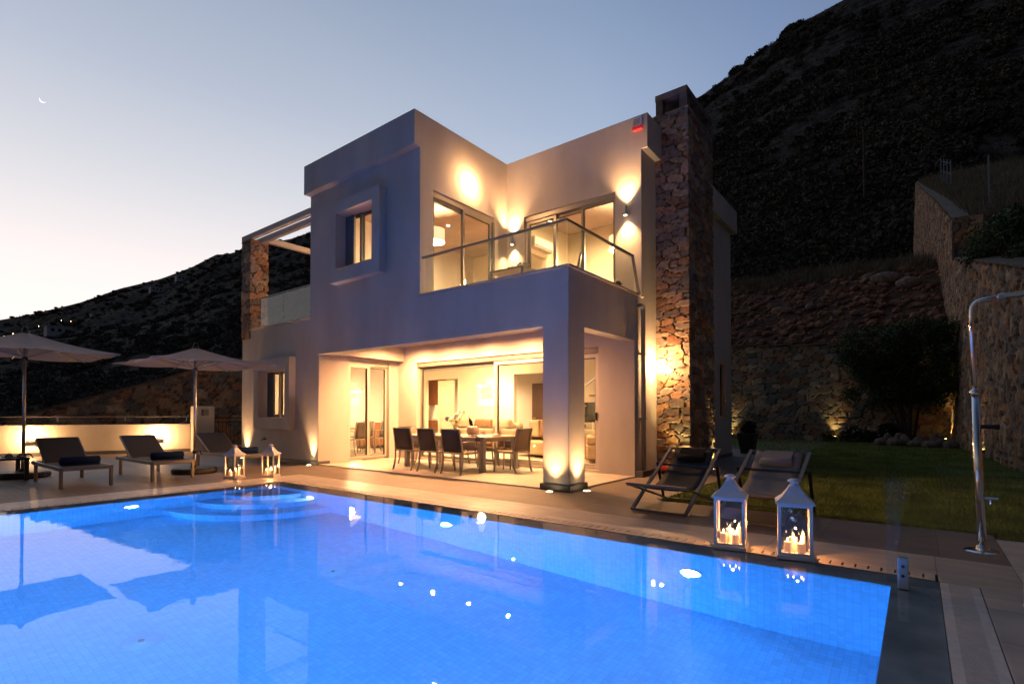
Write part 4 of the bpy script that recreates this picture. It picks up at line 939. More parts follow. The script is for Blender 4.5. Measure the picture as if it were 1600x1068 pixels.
def lantern(lb, loc, rz, s=1.0):
    t_ = thing('candle_lantern', lb, 'lantern', loc, rz, 'white candle lanterns at the pool edge'); h = .118 * s; H = .42 * s
    b = B(); box(b, -h - .012, h + .012, -h - .012, h + .012, 0, .03 * s); obj('base', b, 'white_metal', t_, bevel=.003)
    b = B(); e = .011 * s
    for x in (-1, 1):
        for y in (-1, 1): box(b, x * (h - e) - e, x * (h - e) + e, y * (h - e) - e, y * (h - e) + e, .03 * s, H)
    for z0, z1 in ((.03 * s + .0005, .05 * s), (H - .022 * s, H - .0005)):
        for sg in (-1, 1):
            box(b, -h + 2 * e, h - 2 * e, sg * (h - e) - e * .8, sg * (h - e) + e * .8, z0, z1); box(b, sg * (h - e) - e * .8, sg * (h - e) + e * .8, -h + 2 * e, h - 2 * e, z0, z1)
    obj('frame', b, 'white_metal', t_)
    for k, (a0, a1, b0, b1) in enumerate(((-h + .02, h - .02, -h + .009, -h + .012), (-h + .02, h - .02, h - .012, h - .009), (-h + .009, -h + .012, -h + .02, h - .02), (h - .012, h - .009, -h + .02, h - .02))):
        b = B(); box(b, a0, a1, b0, b1, .05 * s, H - .02 * s); obj('glass_pane', b, 'pane_glass', t_)
    # roof: concave pyramid
    b = B(); pr_ = [(h + .018, H), (h + .018, H + .012), (h * .72, H + .055 * s), (h * .46, H + .10 * s), (h * .30, H + .135 * s)]; rings = []
    for r_, z in pr_: rings.append([b.verts.new((sx * r_, sy * r_, z)) for sx, sy in ((1, 1), (-1, 1), (-1, -1), (1, -1))])
    for A_, B_ in zip(rings, rings[1:]):
        for j in range(4): b.faces.new((A_[j], A_[(j + 1) % 4], B_[(j + 1) % 4], B_[j]))
    b.faces.new(rings[0]); b.faces.new(rings[-1]); obj('roof', b, 'white_metal', t_)
    b = B(); z = H + .135 * s; lathe(b, [(.030 * s, z), (.028 * s, z + .02 * s), (.045 * s, z + .03 * s), (.048 * s, z + .038 * s), (.025 * s, z + .052 * s), (0, z + .055 * s)], n=16); obj('chimney_cap', b, 'white_metal', t_, smooth=True)
    b = B(); tube(b, [(.06 * s, .0, H + .09 * s), (.085 * s, 0, H + .075 * s), (.10 * s, 0, H + .045 * s)], .004, 6); obj('hook', b, 'white_metal', t_)
    return t_
def candle(x, y, r_, hh, lb, rz=0):
    t_ = thing('candle', lb, 'candle', (x, y, .031), rz, 'lit pillar candles inside the lanterns')
    b = B(); lathe(b, [(0, 0), (r_, 0), (r_, hh), (r_ * .85, hh + .002), (r_ * .6, hh - .006), (0, hh - .008)], n=18); obj('wax', b, 'wax', t_, smooth=False)
    b = B(); lathe(b, [(0, hh + .002), (.006, hh + .012), (.0045, hh + .024), (0, hh + .036)], n=10); obj('flame', b, 'flame', t_, smooth=True)
    return t_
LN = [((2.92, -1.97), R(10), 1.08, 'tall white lantern at the pool edge, left of the pair near the deck chairs', 'left big lantern'), ((3.44, -1.98), R(12), 1.08, 'tall white lantern at the pool edge, right of the pair near the glass screen', 'right big lantern'),
      ((-5.88, -2.36), R(20), 1.03, 'small-looking far white lantern left of the pair beside the loungers', 'left far lantern'), ((-5.55, -1.84), R(35), 1.03, 'far white lantern right of the pair, nearest the villa wall', 'right far lantern')]
for (x, y), rz, s, lb, nm in LN:
    lantern(lb, (x, y, 0), rz, s)
    spots = [(-.055, -.045, .030, .10, 'front left'), (.045, -.05, .028, .095, 'front right'), (-.01, .035, .031, .125, 'rear tall'), (.065, .055, .020, .14, 'rear thin')]
    for dx, dy, r_, hh, wd in spots:
        c, s_ = math.cos(rz), math.sin(rz); px, py = x + dx * c - dy * s_, y + dx * s_ + dy * c
        cc = candle(px, py, r_, hh, 'lit cream pillar candle, %s one in the %s' % (wd, nm))
    light('POINT', 'candle_light', (x + .02, y - .01, .19), 7.5, (1, .40, .13), None, .008)

def deckchair(lb, loc, rz, fab, pil, fr='grey_paint'):
    """folding sling chair. local: faces -y, width .71 in x; front ground bar at y=-.60, top at y=.62"""
    t_ = thing('deck_chair', lb, 'deck chair', loc, rz, 'folding deck chairs facing the pool'); W = .34
    f = B()
    for s in (-1, 1): bar(f, (s * W, -.60, .02), (s * W, .64, .73), .045, .022)        # long rails: front foot to top
    bar(f, (-W, .63, .715), (W, .63, .715), .022, .04); bar(f, (-W, -.60, .02), (W, -.60, .02), .022, .03)
    obj('back_frame', f, fr, t_, bevel=.003)
    f = B(); w2 = W - .04
    for s in (-1, 1): bar(f, (s * (W + .035), -.66, .34), (s * (W + .035) * .96, .50, .02), .04, .022)   # seat rails crossing to rear foot
    bar(f, (-W - .03, -.66, .335), (W + .03, -.66, .335), .03, .035); bar(f, (-W - .02, .49, .02), (W + .02, .49, .02), .022, .03)
    obj('seat_frame', f, fr, t_, bevel=.003)
    f = B()
    for s in (-1, 1): bar(f, (s * (W + .065), .30, .53), (s * (W + .065), .50, .02), .035, .018)
    bar(f, (-W - .06, .31, .51), (W + .06, .31, .51), .018, .03)
    obj('rear_prop', f, 'black_metal', t_, bevel=.002)
    n = 16; b = B(); pr_ = []
    A_, C_, D_ = Vector((0, .62, .73)), Vector((0, -.10, .10)), Vector((0, -.66, .352))
    P0, P3 = A_, D_; P1, P2 = Vector((0, .20, .30)), Vector((0, -.14, .14))
    for i in range(n + 1):
        t = i / n; p = (1 - t) ** 3 * P0 + 3 * (1 - t) ** 2 * t * P1 + 3 * (1 - t) * t * t * P2 + t ** 3 * P3; pr_.append(p)
    w3 = .27; rows = [[b.verts.new((x, p.y, p.z - .012 * (1 - (x / w3) ** 2))) for x in np.linspace(-w3, w3, 7)] for p in pr_]
    for a, c in zip(rows, rows[1:]):
        for j in range(6): b.faces.new((a[j], a[j + 1], c[j + 1], c[j]))
    o = obj('sling', b, fab, t_, smooth=True); md = o.modifiers.new('thickness', 'SOLIDIFY'); md.thickness = .006
    b = B(); tube(b, [(-.19, .47, .60), (-.17, .47, .60), (0, .465, .595), (.17, .47, .60), (.19, .47, .60)], [.03, .052, .058, .052, .03], 14); o = obj('head_pillow', b, pil, t_, smooth=True)
    b = B(); vs = [b.verts.new(p) for p in ((-.17, .60, .735), (.17, .60, .735), (.17, .47, .655), (-.17, .47, .655))]; b.faces.new(vs); o2 = obj('pillow_strap', b, pil, o); md = o2.modifiers.new('thickness', 'SOLIDIFY'); md.thickness = .004
    return t_
deckchair('black sling folding deck chair, left of the two, before the chimney', (1.80, -.26, 0), R(-2), 'sling_charcoal', 'sling_black')
deckchair('grey sling folding deck chair, the right one of the pair, behind the big lanterns', (2.84, -.24, 0), R(-4), 'sling_grey', 'sling_grey')

# ================================================================ DINING SET
tb = thing('dining_table', 'long outdoor dining table under the porch, laid with plates and glasses', 'dining table', (-3.79, 1.56, 0))
b = B(); box(b, -1.22, 1.22, -.60, .60, .705, .74); obj('tabletop', b, 'tabletop', tb, bevel=.004)
b = B(); box(b, -1.14, 1.14, -.54, -.51, .64, .704); box(b, -1.14, 1.14, .51, .54, .64, .704); box(b, -1.14, -1.11, -.51, .51, .64, .704); box(b, 1.11, 1.14, -.51, .51, .64, .704); obj('apron', b, 'chair_frame', tb)
for x in (-1.14, 1.14):
    for y in (-.535, .535): b = B(); box(b, x - .045, x + .045, y - .045, y + .045, 0, .704); obj('leg', b, 'frame_light', tb, bevel=.004)
def armchair(name, lb, loc, rz, grp, sl='sling_brown'):
    """local: faces +y; back at -y"""
    t_ = thing(name, lb, 'chair', loc, rz, grp); W = .27
    for s in (-1, 1):
        b = B(); tube(b, [(s * W, -.30, .0), (s * W, -.245, .16), (s * W, -.225, .32), (s * W, -.225, .44), (s * (W - .01), -.25, .62), (s * (W - .02), -.31, .91)], 0, flat=(.022, .03)); obj('leg', b, 'chair_frame', t_)
        b = B(); tube(b, [(s * W, .27, .0), (s * W, .25, .2), (s * W, .245, .62)], 0, flat=(.022, .03)); obj('leg', b, 'chair_frame', t_)
        b = B(); tube(b, [(s * (W - .005), -.26, .65), (s * (W + .005), -.02, .665), (s * W, .26, .645)], 0, flat=(.035, .018)); obj('armrest', b, 'chair_frame', t_)
    b = B(); bar(b, (-W, -.225, .43), (W, -.225, .43), .02, .03); bar(b, (-W, .245, .43), (W, .245, .43), .02, .03)
    for s in (-1, 1): bar(b, (s * (W - .0), -.225, .425), (s * (W - .0), .245, .425), .018, .03)
    obj('seat_frame', b, 'chair_frame', t_)
    b = B(); bar(b, (-W + .02, -.31, .905), (W - .02, -.31, .905), .018, .02); obj('top_rail', b, 'chair_frame', t_)
    b = B(); box(b, -.245, .245, -.22, .25, .438, .446); obj('seat', b, sl, t_, bevel=.003)
    b = B(); pts = [(-.228, .45), (-.24, .55), (-.262, .68), (-.29, .80), (-.308, .895)]; rows = [[b.verts.new((x, y + .012 * (1 - (x / .245) ** 2) * -1, z)) for x in np.linspace(-.248, .248, 5)] for y, z in pts]
    for a, c in zip(rows, rows[1:]):
        for j in range(4): b.faces.new((a[j], a[j + 1], c[j + 1], c[j]))
    o = obj('backrest', b, sl, t_, smooth=True); md = o.modifiers.new('thickness', 'SOLIDIFY'); md.thickness = .005
    return t_
G = 'dining chairs round the porch table'
c0 = armchair('dining_chair', 'brown sling armchair on the pool side of the porch table, leftmost of the three', (-4.42, .72, 0), R(3), G)
dup(c0, (-3.65, .71, 0), R(-2), 'brown sling armchair on the pool side of the porch table, middle of the three')
dup(c0, (-2.93, .68, 0), R(-1), 'brown sling armchair on the pool side of the porch table, nearest the column')
# the others are woven in a paler sling
c1 = armchair('dining_chair', 'tan sling armchair at the right-hand head of the porch table, by the column', (-2.34, 1.60, 0), R(90), G, 'sling_tan')
dup(c1, (-5.25, 1.55, 0), R(-90), 'tan sling armchair at the left-hand head of the porch table')
dup(c1, (-4.45, 2.02, 0), R(180), 'armchair on the house side of the porch table, leftmost behind the glasses')
dup(c1, (-3.70, 2.03, 0), R(178), 'armchair on the house side of the porch table, behind the wine bucket')
dup(c1, (-3.0, 2.03, 0), R(182), 'armchair on the house side of the porch table, nearest the column')
for x, lb, x1 in ((-2.97, 'white runner cloth hanging over the pool side of the porch table', -.60), (-4.55, 'white runner cloth across the left part of the porch table', -.60)):
    b = B(); rows = []
    for y, z in ((-.612, .47), (-.611, .6), (-.611, .72), (-.60, .745), (0, .745), (.60, .745), (.611, .72), (.611, .5)):
        rows.append([b.verts.new((x + dx + .006 * math.sin(z * 40 + dx * 20), 1.56 + y - (.012 * math.sin(dx * 40) if z < .7 else 0) * (1 if y < 0 else -1), z)) for dx in np.linspace(-.18, .18, 9)])
    for a, c in zip(rows, rows[1:]):
        for j in range(8): b.faces.new((a[j], a[j + 1], c[j + 1], c[j]))
    o = tag(obj('table_runner', b, 'cloth', smooth=True), lb, 'table runner', 'runner cloths on the porch table'); md = o.modifiers.new('thickness', 'SOLIDIFY'); md.thickness = .002
def plate(x, y, lb):
    t_ = thing('plate', lb, 'plate', (x, y, .752), 0, 'plates on the porch table'); b = B(); lathe(b, [(0, 0), (.08, 0), (.135, .014), (.14, .016), (.08, .006), (0, .005)], n=24); obj('dish', b, 'porcelain', t_, smooth=True)
pls = [(-4.45, 1.13, 'pool side, left place'), (-3.68, 1.13, 'pool side, middle place'), (-3.0, 1.13, 'pool side, right place'), (-2.75, 1.58, 'right head place'), (-4.45, 1.97, 'house side, left place'), (-3.68, 1.97, 'house side, middle place'), (-3.05, 1.97, 'house side, right place'), (-4.82, 1.56, 'left head place')]
for x, y, d in pls: plate(x, y, 'white plate on the porch table, ' + d)
def glass(x, y, lb):
    t_ = thing('drinking_glass', lb, 'glass', (x, y, .747), 0, 'glasses on the porch table'); b = B(); lathe(b, [(0, 0), (.030, 0), (.038, .10), (.036, .10), (.028, .006), (0, .006)], n=16); obj('bowl', b, 'drinking_glass', t_, smooth=True)
for (x, y, d) in pls: glass(x + .17, y + (.14 if y < 1.5 else -.12), 'clear glass beside the plate, porch table ' + d)
t_ = thing('flower_vase', 'glass vase of white flowers in the middle of the porch table', 'vase', (-3.98, 1.62, .747))
b = B(); lathe(b, [(0, 0), (.05, 0), (.06, .12), (.055, .22), (.05, .22), (.05, .02), (0, .02)], n=18); obj('vase', b, 'drinking_glass', t_, smooth=True)
b = B(); rr = random.Random(4); heads = []
for k in range(9):
    e = (rr.uniform(-.22, .18), rr.uniform(-.15, .15), rr.uniform(.28, .55)); heads.append(e); tube(b, [(0, 0, .03), (e[0] * .4, e[1] * .4, .24), e], .004, 5)
obj('stems', b, 'stem', t_)
for e in heads:
    Vb, Fb = blobs([(e[0] + rr.uniform(-.02, .02), e[1] + rr.uniform(-.02, .02), e[2] + rr.uniform(-.02, .02)) for _ in range(5)], np.array([.035] * 5), int(e[2] * 1000), sub=1, rough=.3); np_mesh('flower', Vb, Fb, 'petal', t_)
V1, F1 = leaves([(0, 0, .3), (-.1, .05, .36)], np.array([.14, .1]), 50, .025, 33); np_mesh('foliage', V1, F1, 'leaf', t_)
t_ = thing('wine_bucket', 'round pale wine bucket holding a dark bottle on the porch table', 'wine bucket', (-3.42, 1.55, .747))
b = B(); lathe(b, [(0, 0), (.09, 0), (.10, .01), (.125, .09), (.12, .17), (.105, .20), (.10, .195), (.11, .16), (.11, .05), (0, .04)], n=24); obj('bucket', b, 'bucket', t_, smooth=True)
t_ = thing('wine_bottle', 'dark wine bottle leaning in the round bucket on the porch table', 'bottle', (-3.40, 1.55, .87)); t_.rotation_euler = (0, R(-22), 0)
b = B(); lathe(b, [(0, 0), (.037, 0), (.038, .18), (.03, .215), (.014, .25), (.014, .31), (0, .31)], n=18); obj('body', b, 'bottle_glass', t_, smooth=True)
b = B(); lathe(b, [(.0155, .26), (.0155, .312), (0, .313)], n=12); obj('foil', b, 'foil', t_)
t_ = thing('candle_glass', 'tea light in a low glass between the plates on the porch table', 'tea light', (-3.2, 1.62, .747)); b = B(); lathe(b, [(0, 0), (.035, 0), (.045, .06), (.042, .06), (.03, .01), (0, .01)], n=14); obj('holder', b, 'drinking_glass', t_, smooth=True)
b = B(); lathe(b, [(0, .011), (.02, .011), (.02, .028), (0, .028)], n=12); obj('wax', b, 'wax', t_)

# ================================================================ BALCONY
b0 = armchair('balcony_chair', 'sling chair near the front corner of the balcony, back to the lamp', (-.80, 1.15, 3.15), R(118), 'balcony chairs', 'sling_tan')
dup(b0, (-2.2, 1.75, 3.15), R(190), 'sling chair on the balcony by the left door, only its back top showing')
t_ = thing('balcony_table', 'small square balcony table set with flowers', 'table', (-1.7, .95, 3.15))
b = B(); box(b, -.4, .4, -.4, .4, .70, .73); obj('tabletop', b, 'tabletop', t_)
for x in (-.36, .36):
    for y in (-.36, .36): b = B(); bar(b, (x, y, 0), (x, y, .70), .035); obj('leg', b, 'chair_frame', t_)
for x, y, lb, mt in ((-1.85, .95, 'low bowl of pink flowers on the balcony table, left one', 'pink_petal'), (-1.52, .85, 'small bunch of flowers on the balcony table, right one', 'petal')):
    t_ = thing('flower_bowl', lb, 'flowers', (x, y, 3.88)); b = B(); lathe(b, [(0, 0), (.05, 0), (.08, .05), (.07, .05), (0, .02)], n=14); obj('bowl', b, 'porcelain', t_)
    rr = random.Random(int(x * 100)); Vb, Fb = blobs([(rr.uniform(-.08, .08), rr.uniform(-.08, .08), .08 + rr.uniform(0, .05)) for _ in range(12)], np.array([.03] * 12), 7, rough=.3); np_mesh('flower', Vb, Fb, mt, t_)
t_ = thing('potted_flower', 'small white vase with a white flower on the balcony, right end', 'potted plant', (-.38, 2.45, 3.55))
b = B(); lathe(b, [(0, -.45), (.07, -.45), (.06, -.02), (.05, .10), (.04, .10), (0, .05)], n=14); obj('vase', b, 'porcelain', t_, smooth=True)
V1, F1 = leaves([(0, 0, .2)], np.array([.08]), 60, .035, 12); np_mesh('foliage', V1, F1, 'leaf_dark', t_)
Vb, Fb = blobs([(-.03, 0, .27), (.03, .02, .25), (0, -.03, .3)], np.array([.03] * 3), 8); np_mesh('flower', Vb, Fb, 'petal', t_)

# ================================================================ SMALL THINGS ON THE HOUSE AND TERRACE
t_ = thing('alarm_siren', 'white alarm siren box with red lens high on the balcony wall', 'alarm siren', (-.06, 2.75, 6.93))
b = B(); box(b, -.10, .10, -.075, 0, -.02, .16); obj('housing', b, 'white_plastic', t_, bevel=.012)
b = B(); box(b, -.095, .095, -.078, -.001, -.10, -.022); obj('red_lens', b, 'red_plastic', t_, bevel=.01)
b = B()
for k in range(4): box(b, -.07, .07, -.078, -.074, .01 + k * .03, .02 + k * .03)
obj('grille', b, 'grey_paint', t_)
t_ = thing('garden_tap', 'small metal tap on the villa wall below the lower window', 'tap', (-9.35, 0, .55))
b = B(); tube(b, [(0, 0, 0), (0, -.09, 0), (0, -.11, -.05)], .013, 10); lathe(b, [(0, -.02), (.03, -.02), (.03, .02), (0, .02)], n=10); obj('spout', b, 'black_metal', t_)
b = B(); tube(b, [(-.035, -.05, .045), (.035, -.05, .045)], .008, 8); tube(b, [(0, -.05, 0), (0, -.05, .045)], .006, 6); obj('handle', b, 'black_metal', t_)
t_ = thing('rolled_mat', 'red rolled mat lying at the foot of the chimney behind the left deck chair', 'rolled mat', (.42, 3.2, .09), R(70))
b = B(); tube(b, [(0, -.25, 0), (0, -.24, 0), (0, .24, 0), (0, .25, 0)], [.07, .085, .085, .07], 18); obj('roll', b, 'red_fabric', t_, smooth=True)
t_ = thing('plant_pot', 'tall dark tapered planter on the path by the back corner of the villa', 'planter', (.12, 10.3, 0))
b = B()
for s in (0,):
    lo = [b.verts.new((a * .17, c * .17, 0)) for a, c in ((-1, -1), (1, -1), (1, 1), (-1, 1))]; hi = [b.verts.new((a * .26, c * .26, .62)) for a, c in ((-1, -1), (1, -1), (1, 1), (-1, 1))]
    b.faces.new(lo); b.faces.new(hi)
    for j in range(4): b.faces.new((lo[j], lo[(j + 1) % 4], hi[(j + 1) % 4], hi[j]))
obj('pot', b, 'terracotta', t_, bevel=.01)
V1, F1 = leaves([(0, 0, .7), (.05, .05, .85)], np.array([.22, .2]), 900, .04, 77); np_mesh('foliage', V1, F1, 'leaf_dark', t_)
# shower
t_ = thing('outdoor_shower', 'tall chrome outdoor shower column at the edge of the deck', 'shower', (4.71, -.76, 0))
b = B(); lathe(b, [(0, .012), (.10, .012), (.12, .006), (.13, 0)], n=28); lathe(b, [(.05, .012), (.045, .05), (.03, .055)], n=20); obj('base_plate', b, 'chrome', t_, smooth=True)
b = B(); tube(b, [(0, 0, 0), (-.035, 0, 1.39)], .033, 20); tube(b, [(-.033, 0, 1.37), (-.036, 0, 1.42)], .037, 20); obj('lower_column', b, 'chrome', t_, smooth=True)
b = B(); pts = [(-.036, 0, 1.40), (-.05, 0, 2.10)] + [(-.05 + .09 - .09 * math.cos(a), 0, 2.12 + .09 * math.sin(a)) for a in np.linspace(.2, math.pi / 2, 7)] + [(.16, 0, 2.222)]
tube(b, pts, .019, 16); obj('upper_pipe', b, 'chrome', t_, smooth=True)
b = B(); tube(b, [(.13, 0, 2.222), (.17, 0, 2.224)], .028, 16); tube(b, [(.17, 0, 2.224), (.42, 0, 2.23)], 0, flat=(.10, .035)); obj('shower_head', b, 'brushed_alu', t_)
b = B(); tube(b, [(-.02, 0, 1.09), (.12, 0, 1.09)], .02, 14); tube(b, [(.09, 0, 1.09), (.125, 0, 1.09)], .024, 14); obj('mixer_handle', b, 'black_metal', t_)
b = B(); tube(b, [(-.01, 0, .46), (.11, 0, .46)], .013, 12); tube(b, [(.06, 0, .46), (.06, 0, .41)], .009, 8); obj('foot_tap', b, 'chrome', t_)
# glass screen with spigots
t_ = thing('glass_screen', 'frameless clear glass screen standing on two steel spigots at the pool corner', 'glass screen', (4.09, -2.42, 0))
b = B(); box(b, .0, 1.5, -.006, .006, .03, 1.05); obj('pane', b, 'rail_glass', t_)
for x in (.09, .72):
    b = B(); box(b, x - .03, x + .03, -.03, -.008, 0, .21); box(b, x - .03, x + .03, .008, .03, 0, .21); box(b, x - .03, x + .03, -.008, .008, 0, .03); s_ = obj('spigot', b, 'brushed_alu', t_, bevel=.003)
    for z in (.09, .155): b = B(); tube(b, [(x, -.031, z), (x, -.036, z)], .011, 12); obj('bolt', b, 'black_metal', s_)

# ================================================================ GARDEN: tree, shrub, rocks
tr = thing('garden_tree', 'bushy multi-stemmed tree in the corner where the two stone walls meet', 'tree', (4.0, 19.3, 0))
rr = np.random.default_rng(15); b = B(); tips = []
for k in range(6):
    a = rr.uniform(0, 6.28); l = rr.uniform(.5, 1.3); base = (math.cos(a) * .12, math.sin(a) * .12, 0); mid = (math.cos(a) * l * .4, math.sin(a) * l * .4, 1.3); top = (math.cos(a) * l, math.sin(a) * l, rr.uniform(2.2, 3.4))
    tube(b, [base, mid, top], [.06, .045, .02], 8); tips.append(top)
    for q in range(3):
        e = (top[0] + rr.normal() * .7, top[1] + rr.normal() * .5, top[2] + rr.uniform(.2, 1.2)); tube(b, [mid if q == 0 else top, e], [.02, .008], 5)
obj('trunk', b, 'bark', tr)
c = np.concatenate([rr.uniform(-1, 1, size=(110, 3)) * np.array([1.9, 1.0, 1.45]) * np.array([1, 1, 1]) + np.array([-.35, 0, 3.3]), rr.normal(size=(24, 3)) * np.array([1.1, .6, .5]) + np.array([-.1, 0, 2.2])]); c[:, 1] = np.clip(c[:, 1], -1.5, 1.3); c[:, 0] = np.clip(c[:, 0], -2.0, 1.15); c[:, 2] = np.clip(c[:, 2], 1.5, 5.4)
V1, F1 = leaves(c, rr.uniform(.25, .62, len(c)), 46000, .05, 16); np_mesh('crown', V1, F1, 'leaf', tr)
t_ = thing('flowering_shrub', 'low dark shrub dotted with white flowers at the back wall', 'shrub', (2.45, 19.7, 0))
c = rr.normal(size=(16, 3)) * np.array([.75, .2, .14]) + np.array([0, 0, .35]); V1, F1 = leaves(c, rr.uniform(.25, .4, 16), 9000, .035, 18); np_mesh('crown', V1, F1, 'leaf_dark', t_)
p = rr.normal(size=(40, 3)) * np.array([.85, .3, .2]) + np.array([0, -.25, .5]); Vb, Fb = blobs(p, np.full(40, .028), 19); np_mesh('flower', Vb, Fb, 'petal', t_)
b = B()
for k in range(5): tube(b, [(-.8 + .4 * k, 0, 0), (-.8 + .4 * k, 0, .3)], .012, 5)
obj('stem', b, 'bark', t_)
rock = [(3.15, 17.9, .28, .20), (3.55, 17.7, .30, .22), (3.9, 17.9, .22, .28), (4.2, 17.6, .34, .16), (4.65, 17.3, .40, .17), (4.95, 17.9, .22, .22), (3.35, 18.3, .2, .3), (3.75, 18.3, .24, .32), (4.35, 18.2, .25, .25), (4.8, 18.5, .25, .3), (5.2, 16.9, .26, .20)]
wds = ['at the left end of the row, low', 'second from the left, pale', 'third from the left, upright', 'in the middle of the row, flat', 'big flat one in the front row', 'upright one right of the big flat rock', 'rear row, leftmost', 'rear row, tall one behind the middle', 'rear row, behind the flat rocks', 'rear row, rightmost', 'rightmost, against the right wall']
for k, (x, y, a, c_) in enumerate(rock):
    Vb, Fb = blobs([(0, 0, 0)], np.array([[a, a * .75, c_]]), 120 + k, sub=2, rough=.1); o = np_mesh('edging_rock', Vb, Fb, 'boulder', smooth=True); o.location = (x, y, c_ * .55); tag(o, 'brown edging rock below the tree, ' + wds[k], 'rock', 'edging rocks below the tree')
# fence on the upper terrace and utility pole
def terr(azd, r):
    z = float(terrain_z(np.array([float(azd)]), np.array([float(r)]))[0]); return (CAM[0] + r * math.sin(R(azd)), CAM[1] + r * math.cos(R(azd)), z)
y = 24.0; t_ = thing('fence_post', 'lone grey metal fence post standing in the dry grass on the right slope', 'fence post', (7.0, 25.5, float(slope_z(np.array([7.0]), np.array([25.5]))[0]) - .1)); b = B(); bar(b, (0, 0, 0), (0, 0, 2.3), .06); obj('post', b, 'fence_grey', t_); b = B(); box(b, -.04, .04, -.04, .04, 2.301, 2.33); obj('post_cap', b, 'fence_grey', t_)
t_ = thing('mesh_fence', 'short run of grey metal fence at the far end of the wall top', 'fence', (0, 0, 0))
for k in range(4):
    yy = 36 + k * 2.2; xx = float(xw(yy)) + 1.0 + float(wtop(yy)) * .035; z = float(wtop(yy)); b = B(); bar(b, (xx, yy, z - .2), (xx, yy, z + 1.9), .06); obj('post', b, 'fence_grey', t_)
b = B()
for zz in (.3, 1.0, 1.7):
    p = [(float(xw(q)) + 1.0 + float(wtop(q)) * .035, q, float(wtop(q)) + zz) for q in (36, 38.2, 40.4, 42.6)]; tube(b, p, .012, 5)
obj('wire', b, 'fence_grey', t_)
p = terr(-3.6, 78); t_ = thing('utility_pole', 'weathered wooden utility pole standing on the dark mountain slope', 'utility pole', p); b = B(); tube(b, [(0, 0, -.3), (0, 0, 9.2)], [.16, .11], 10); obj('pole', b, 'utility_wood', t_); b = B(); bar(b, (-.5, 0, 8.6), (.5, 0, 8.6), .1); tube(b, [(0, 0, 9.2), (0, 0, 9.35)], .05, 8); obj('crossarm', b, 'utility_wood', t_)
# far houses and lights on the left hill
for az, r, wv, lb in ((-78.8, 320, 9, 'small white house with dark windows on the distant left hillside, nearest and whitest'), (-76.3, 420, 6, 'tiny pale house on the distant hillside right of the white one'), (-72.1, 470, 8, 'pale low house higher up on the distant hillside'), (-70.1, 480, 9, 'highest pale house on the distant left hillside')):
    p = terr(az, r); t_ = thing('hillside_house', lb, 'house', p, R(-az + 90) + R(12), 'distant hillside houses')
    b = B(); box(b, -3, 3, -wv / 2, wv / 2, -1.5, 3.2); box(b, -3.2, 3.2, -wv / 2 - .2, wv / 2 + .2, 3.2, 3.5); obj('wall', b, 'white_wash', t_)
    for q in range(3): b = B(); y0 = -wv / 2 + wv * (.15 + .28 * q); box(b, -3.03, 3.03, y0, y0 + wv * .14, .9, 2.3); obj('window', b, 'gasket', t_)
for az, r, lb in ((-82.0, 380, 'distant street light at the far left on the hillside'), (-81.5, 340, 'distant street light second from the left edge of the photo'), (-80.0, 400, 'distant street light above the left parasol top'), (-78.6, 350, 'brightest distant street light, above the white hillside house'), (-78.0, 420, 'distant street light right of the brightest one')):
    p = terr(az, r); t_ = thing('street_lamp', lb, 'street lamp', p, 0, 'distant street lamps on the hillside'); b = B(); tube(b, [(0, 0, -1), (0, 0, 4.4)], .08, 6); obj('pole', b, 'fence_grey', t_); b = B(); bmesh.ops.create_icosphere(b, subdivisions=1, radius=.14, matrix=Matrix.Translation((0, 0, 4.7))); obj('lamp_head', b, 'street_glow', t_)
# crescent moon in the sky
b = B(); n = 16; outer = [(math.cos(a), math.sin(a)) for a in np.linspace(R(180), R(370), n)]; inner = [(math.cos(a) * .98, math.sin(a) * .78 + .02) for a in np.linspace(R(370), R(180), n)]
D_ = Vector((-.8982, .1588, .4099)).normalized(); Cm = Vector(CAM) + D_ * 3000; ux = D_.cross(Vector((0, 0, 1))).normalized(); uy = ux.cross(D_)
ux, uy = ux * math.cos(R(-28)) + uy * math.sin(R(-28)), -ux * math.sin(R(-28)) + uy * math.cos(R(-28))
vo = [b.verts.new(Cm + (ux * p[0] + uy * p[1]) * 10) for p in outer]; vi = [b.verts.new(Cm + (ux * p[0] + uy * p[1]) * 10) for p in reversed(inner)]
for k in range(n - 1): b.faces.new((vo[k], vo[k + 1], vi[k + 1], vi[k]))
mo = obj('moon', b, 'moon_glow'); mo['kind'] = 'structure'

# ================================================================ INTERIOR THINGS
def sofa(lb, loc, rz, L=2.2, n=3):
    t_ = thing('sofa', lb, 'sofa', loc, rz)
    b = B(); box(b, -L / 2, L / 2, -.45, .45, .08, .42); obj('base', b, 'sofa', t_, bevel=.04)
    b = B(); box(b, -L / 2, L / 2, .25, .47, .42, .86); obj('backrest', b, 'sofa', t_, bevel=.06)
    for s in (-1, 1): b = B(); box(b, s * (L / 2 - .1) - .1, s * (L / 2 - .1) + .1, -.45, .25, .42, .62); obj('armrest', b, 'sofa', t_, bevel=.05)
    for k in range(n):
        b = B(); w_ = (L - .4) / n; x0 = -L / 2 + .2 + k * w_; box(b, x0 + .02, x0 + w_ - .02, .02, .24, .50, .98); obj('cushion', b, 'sofa' if k != 1 else 'cushion_brown', t_, bevel=.07)
    return t_
sofa('beige sofa with cushions in the living room, under the framed picture', (-6.5, 5.4, .07), 0, 2.6)
sofa('beige sofa facing inwards in the right part of the living room', (-3.6, 4.6, .07), R(-20), 2.0)
sofa('beige armchair-like sofa seen between the column and the right wall', (-1.7, 4.4, .07), R(-60), 1.4, 2)
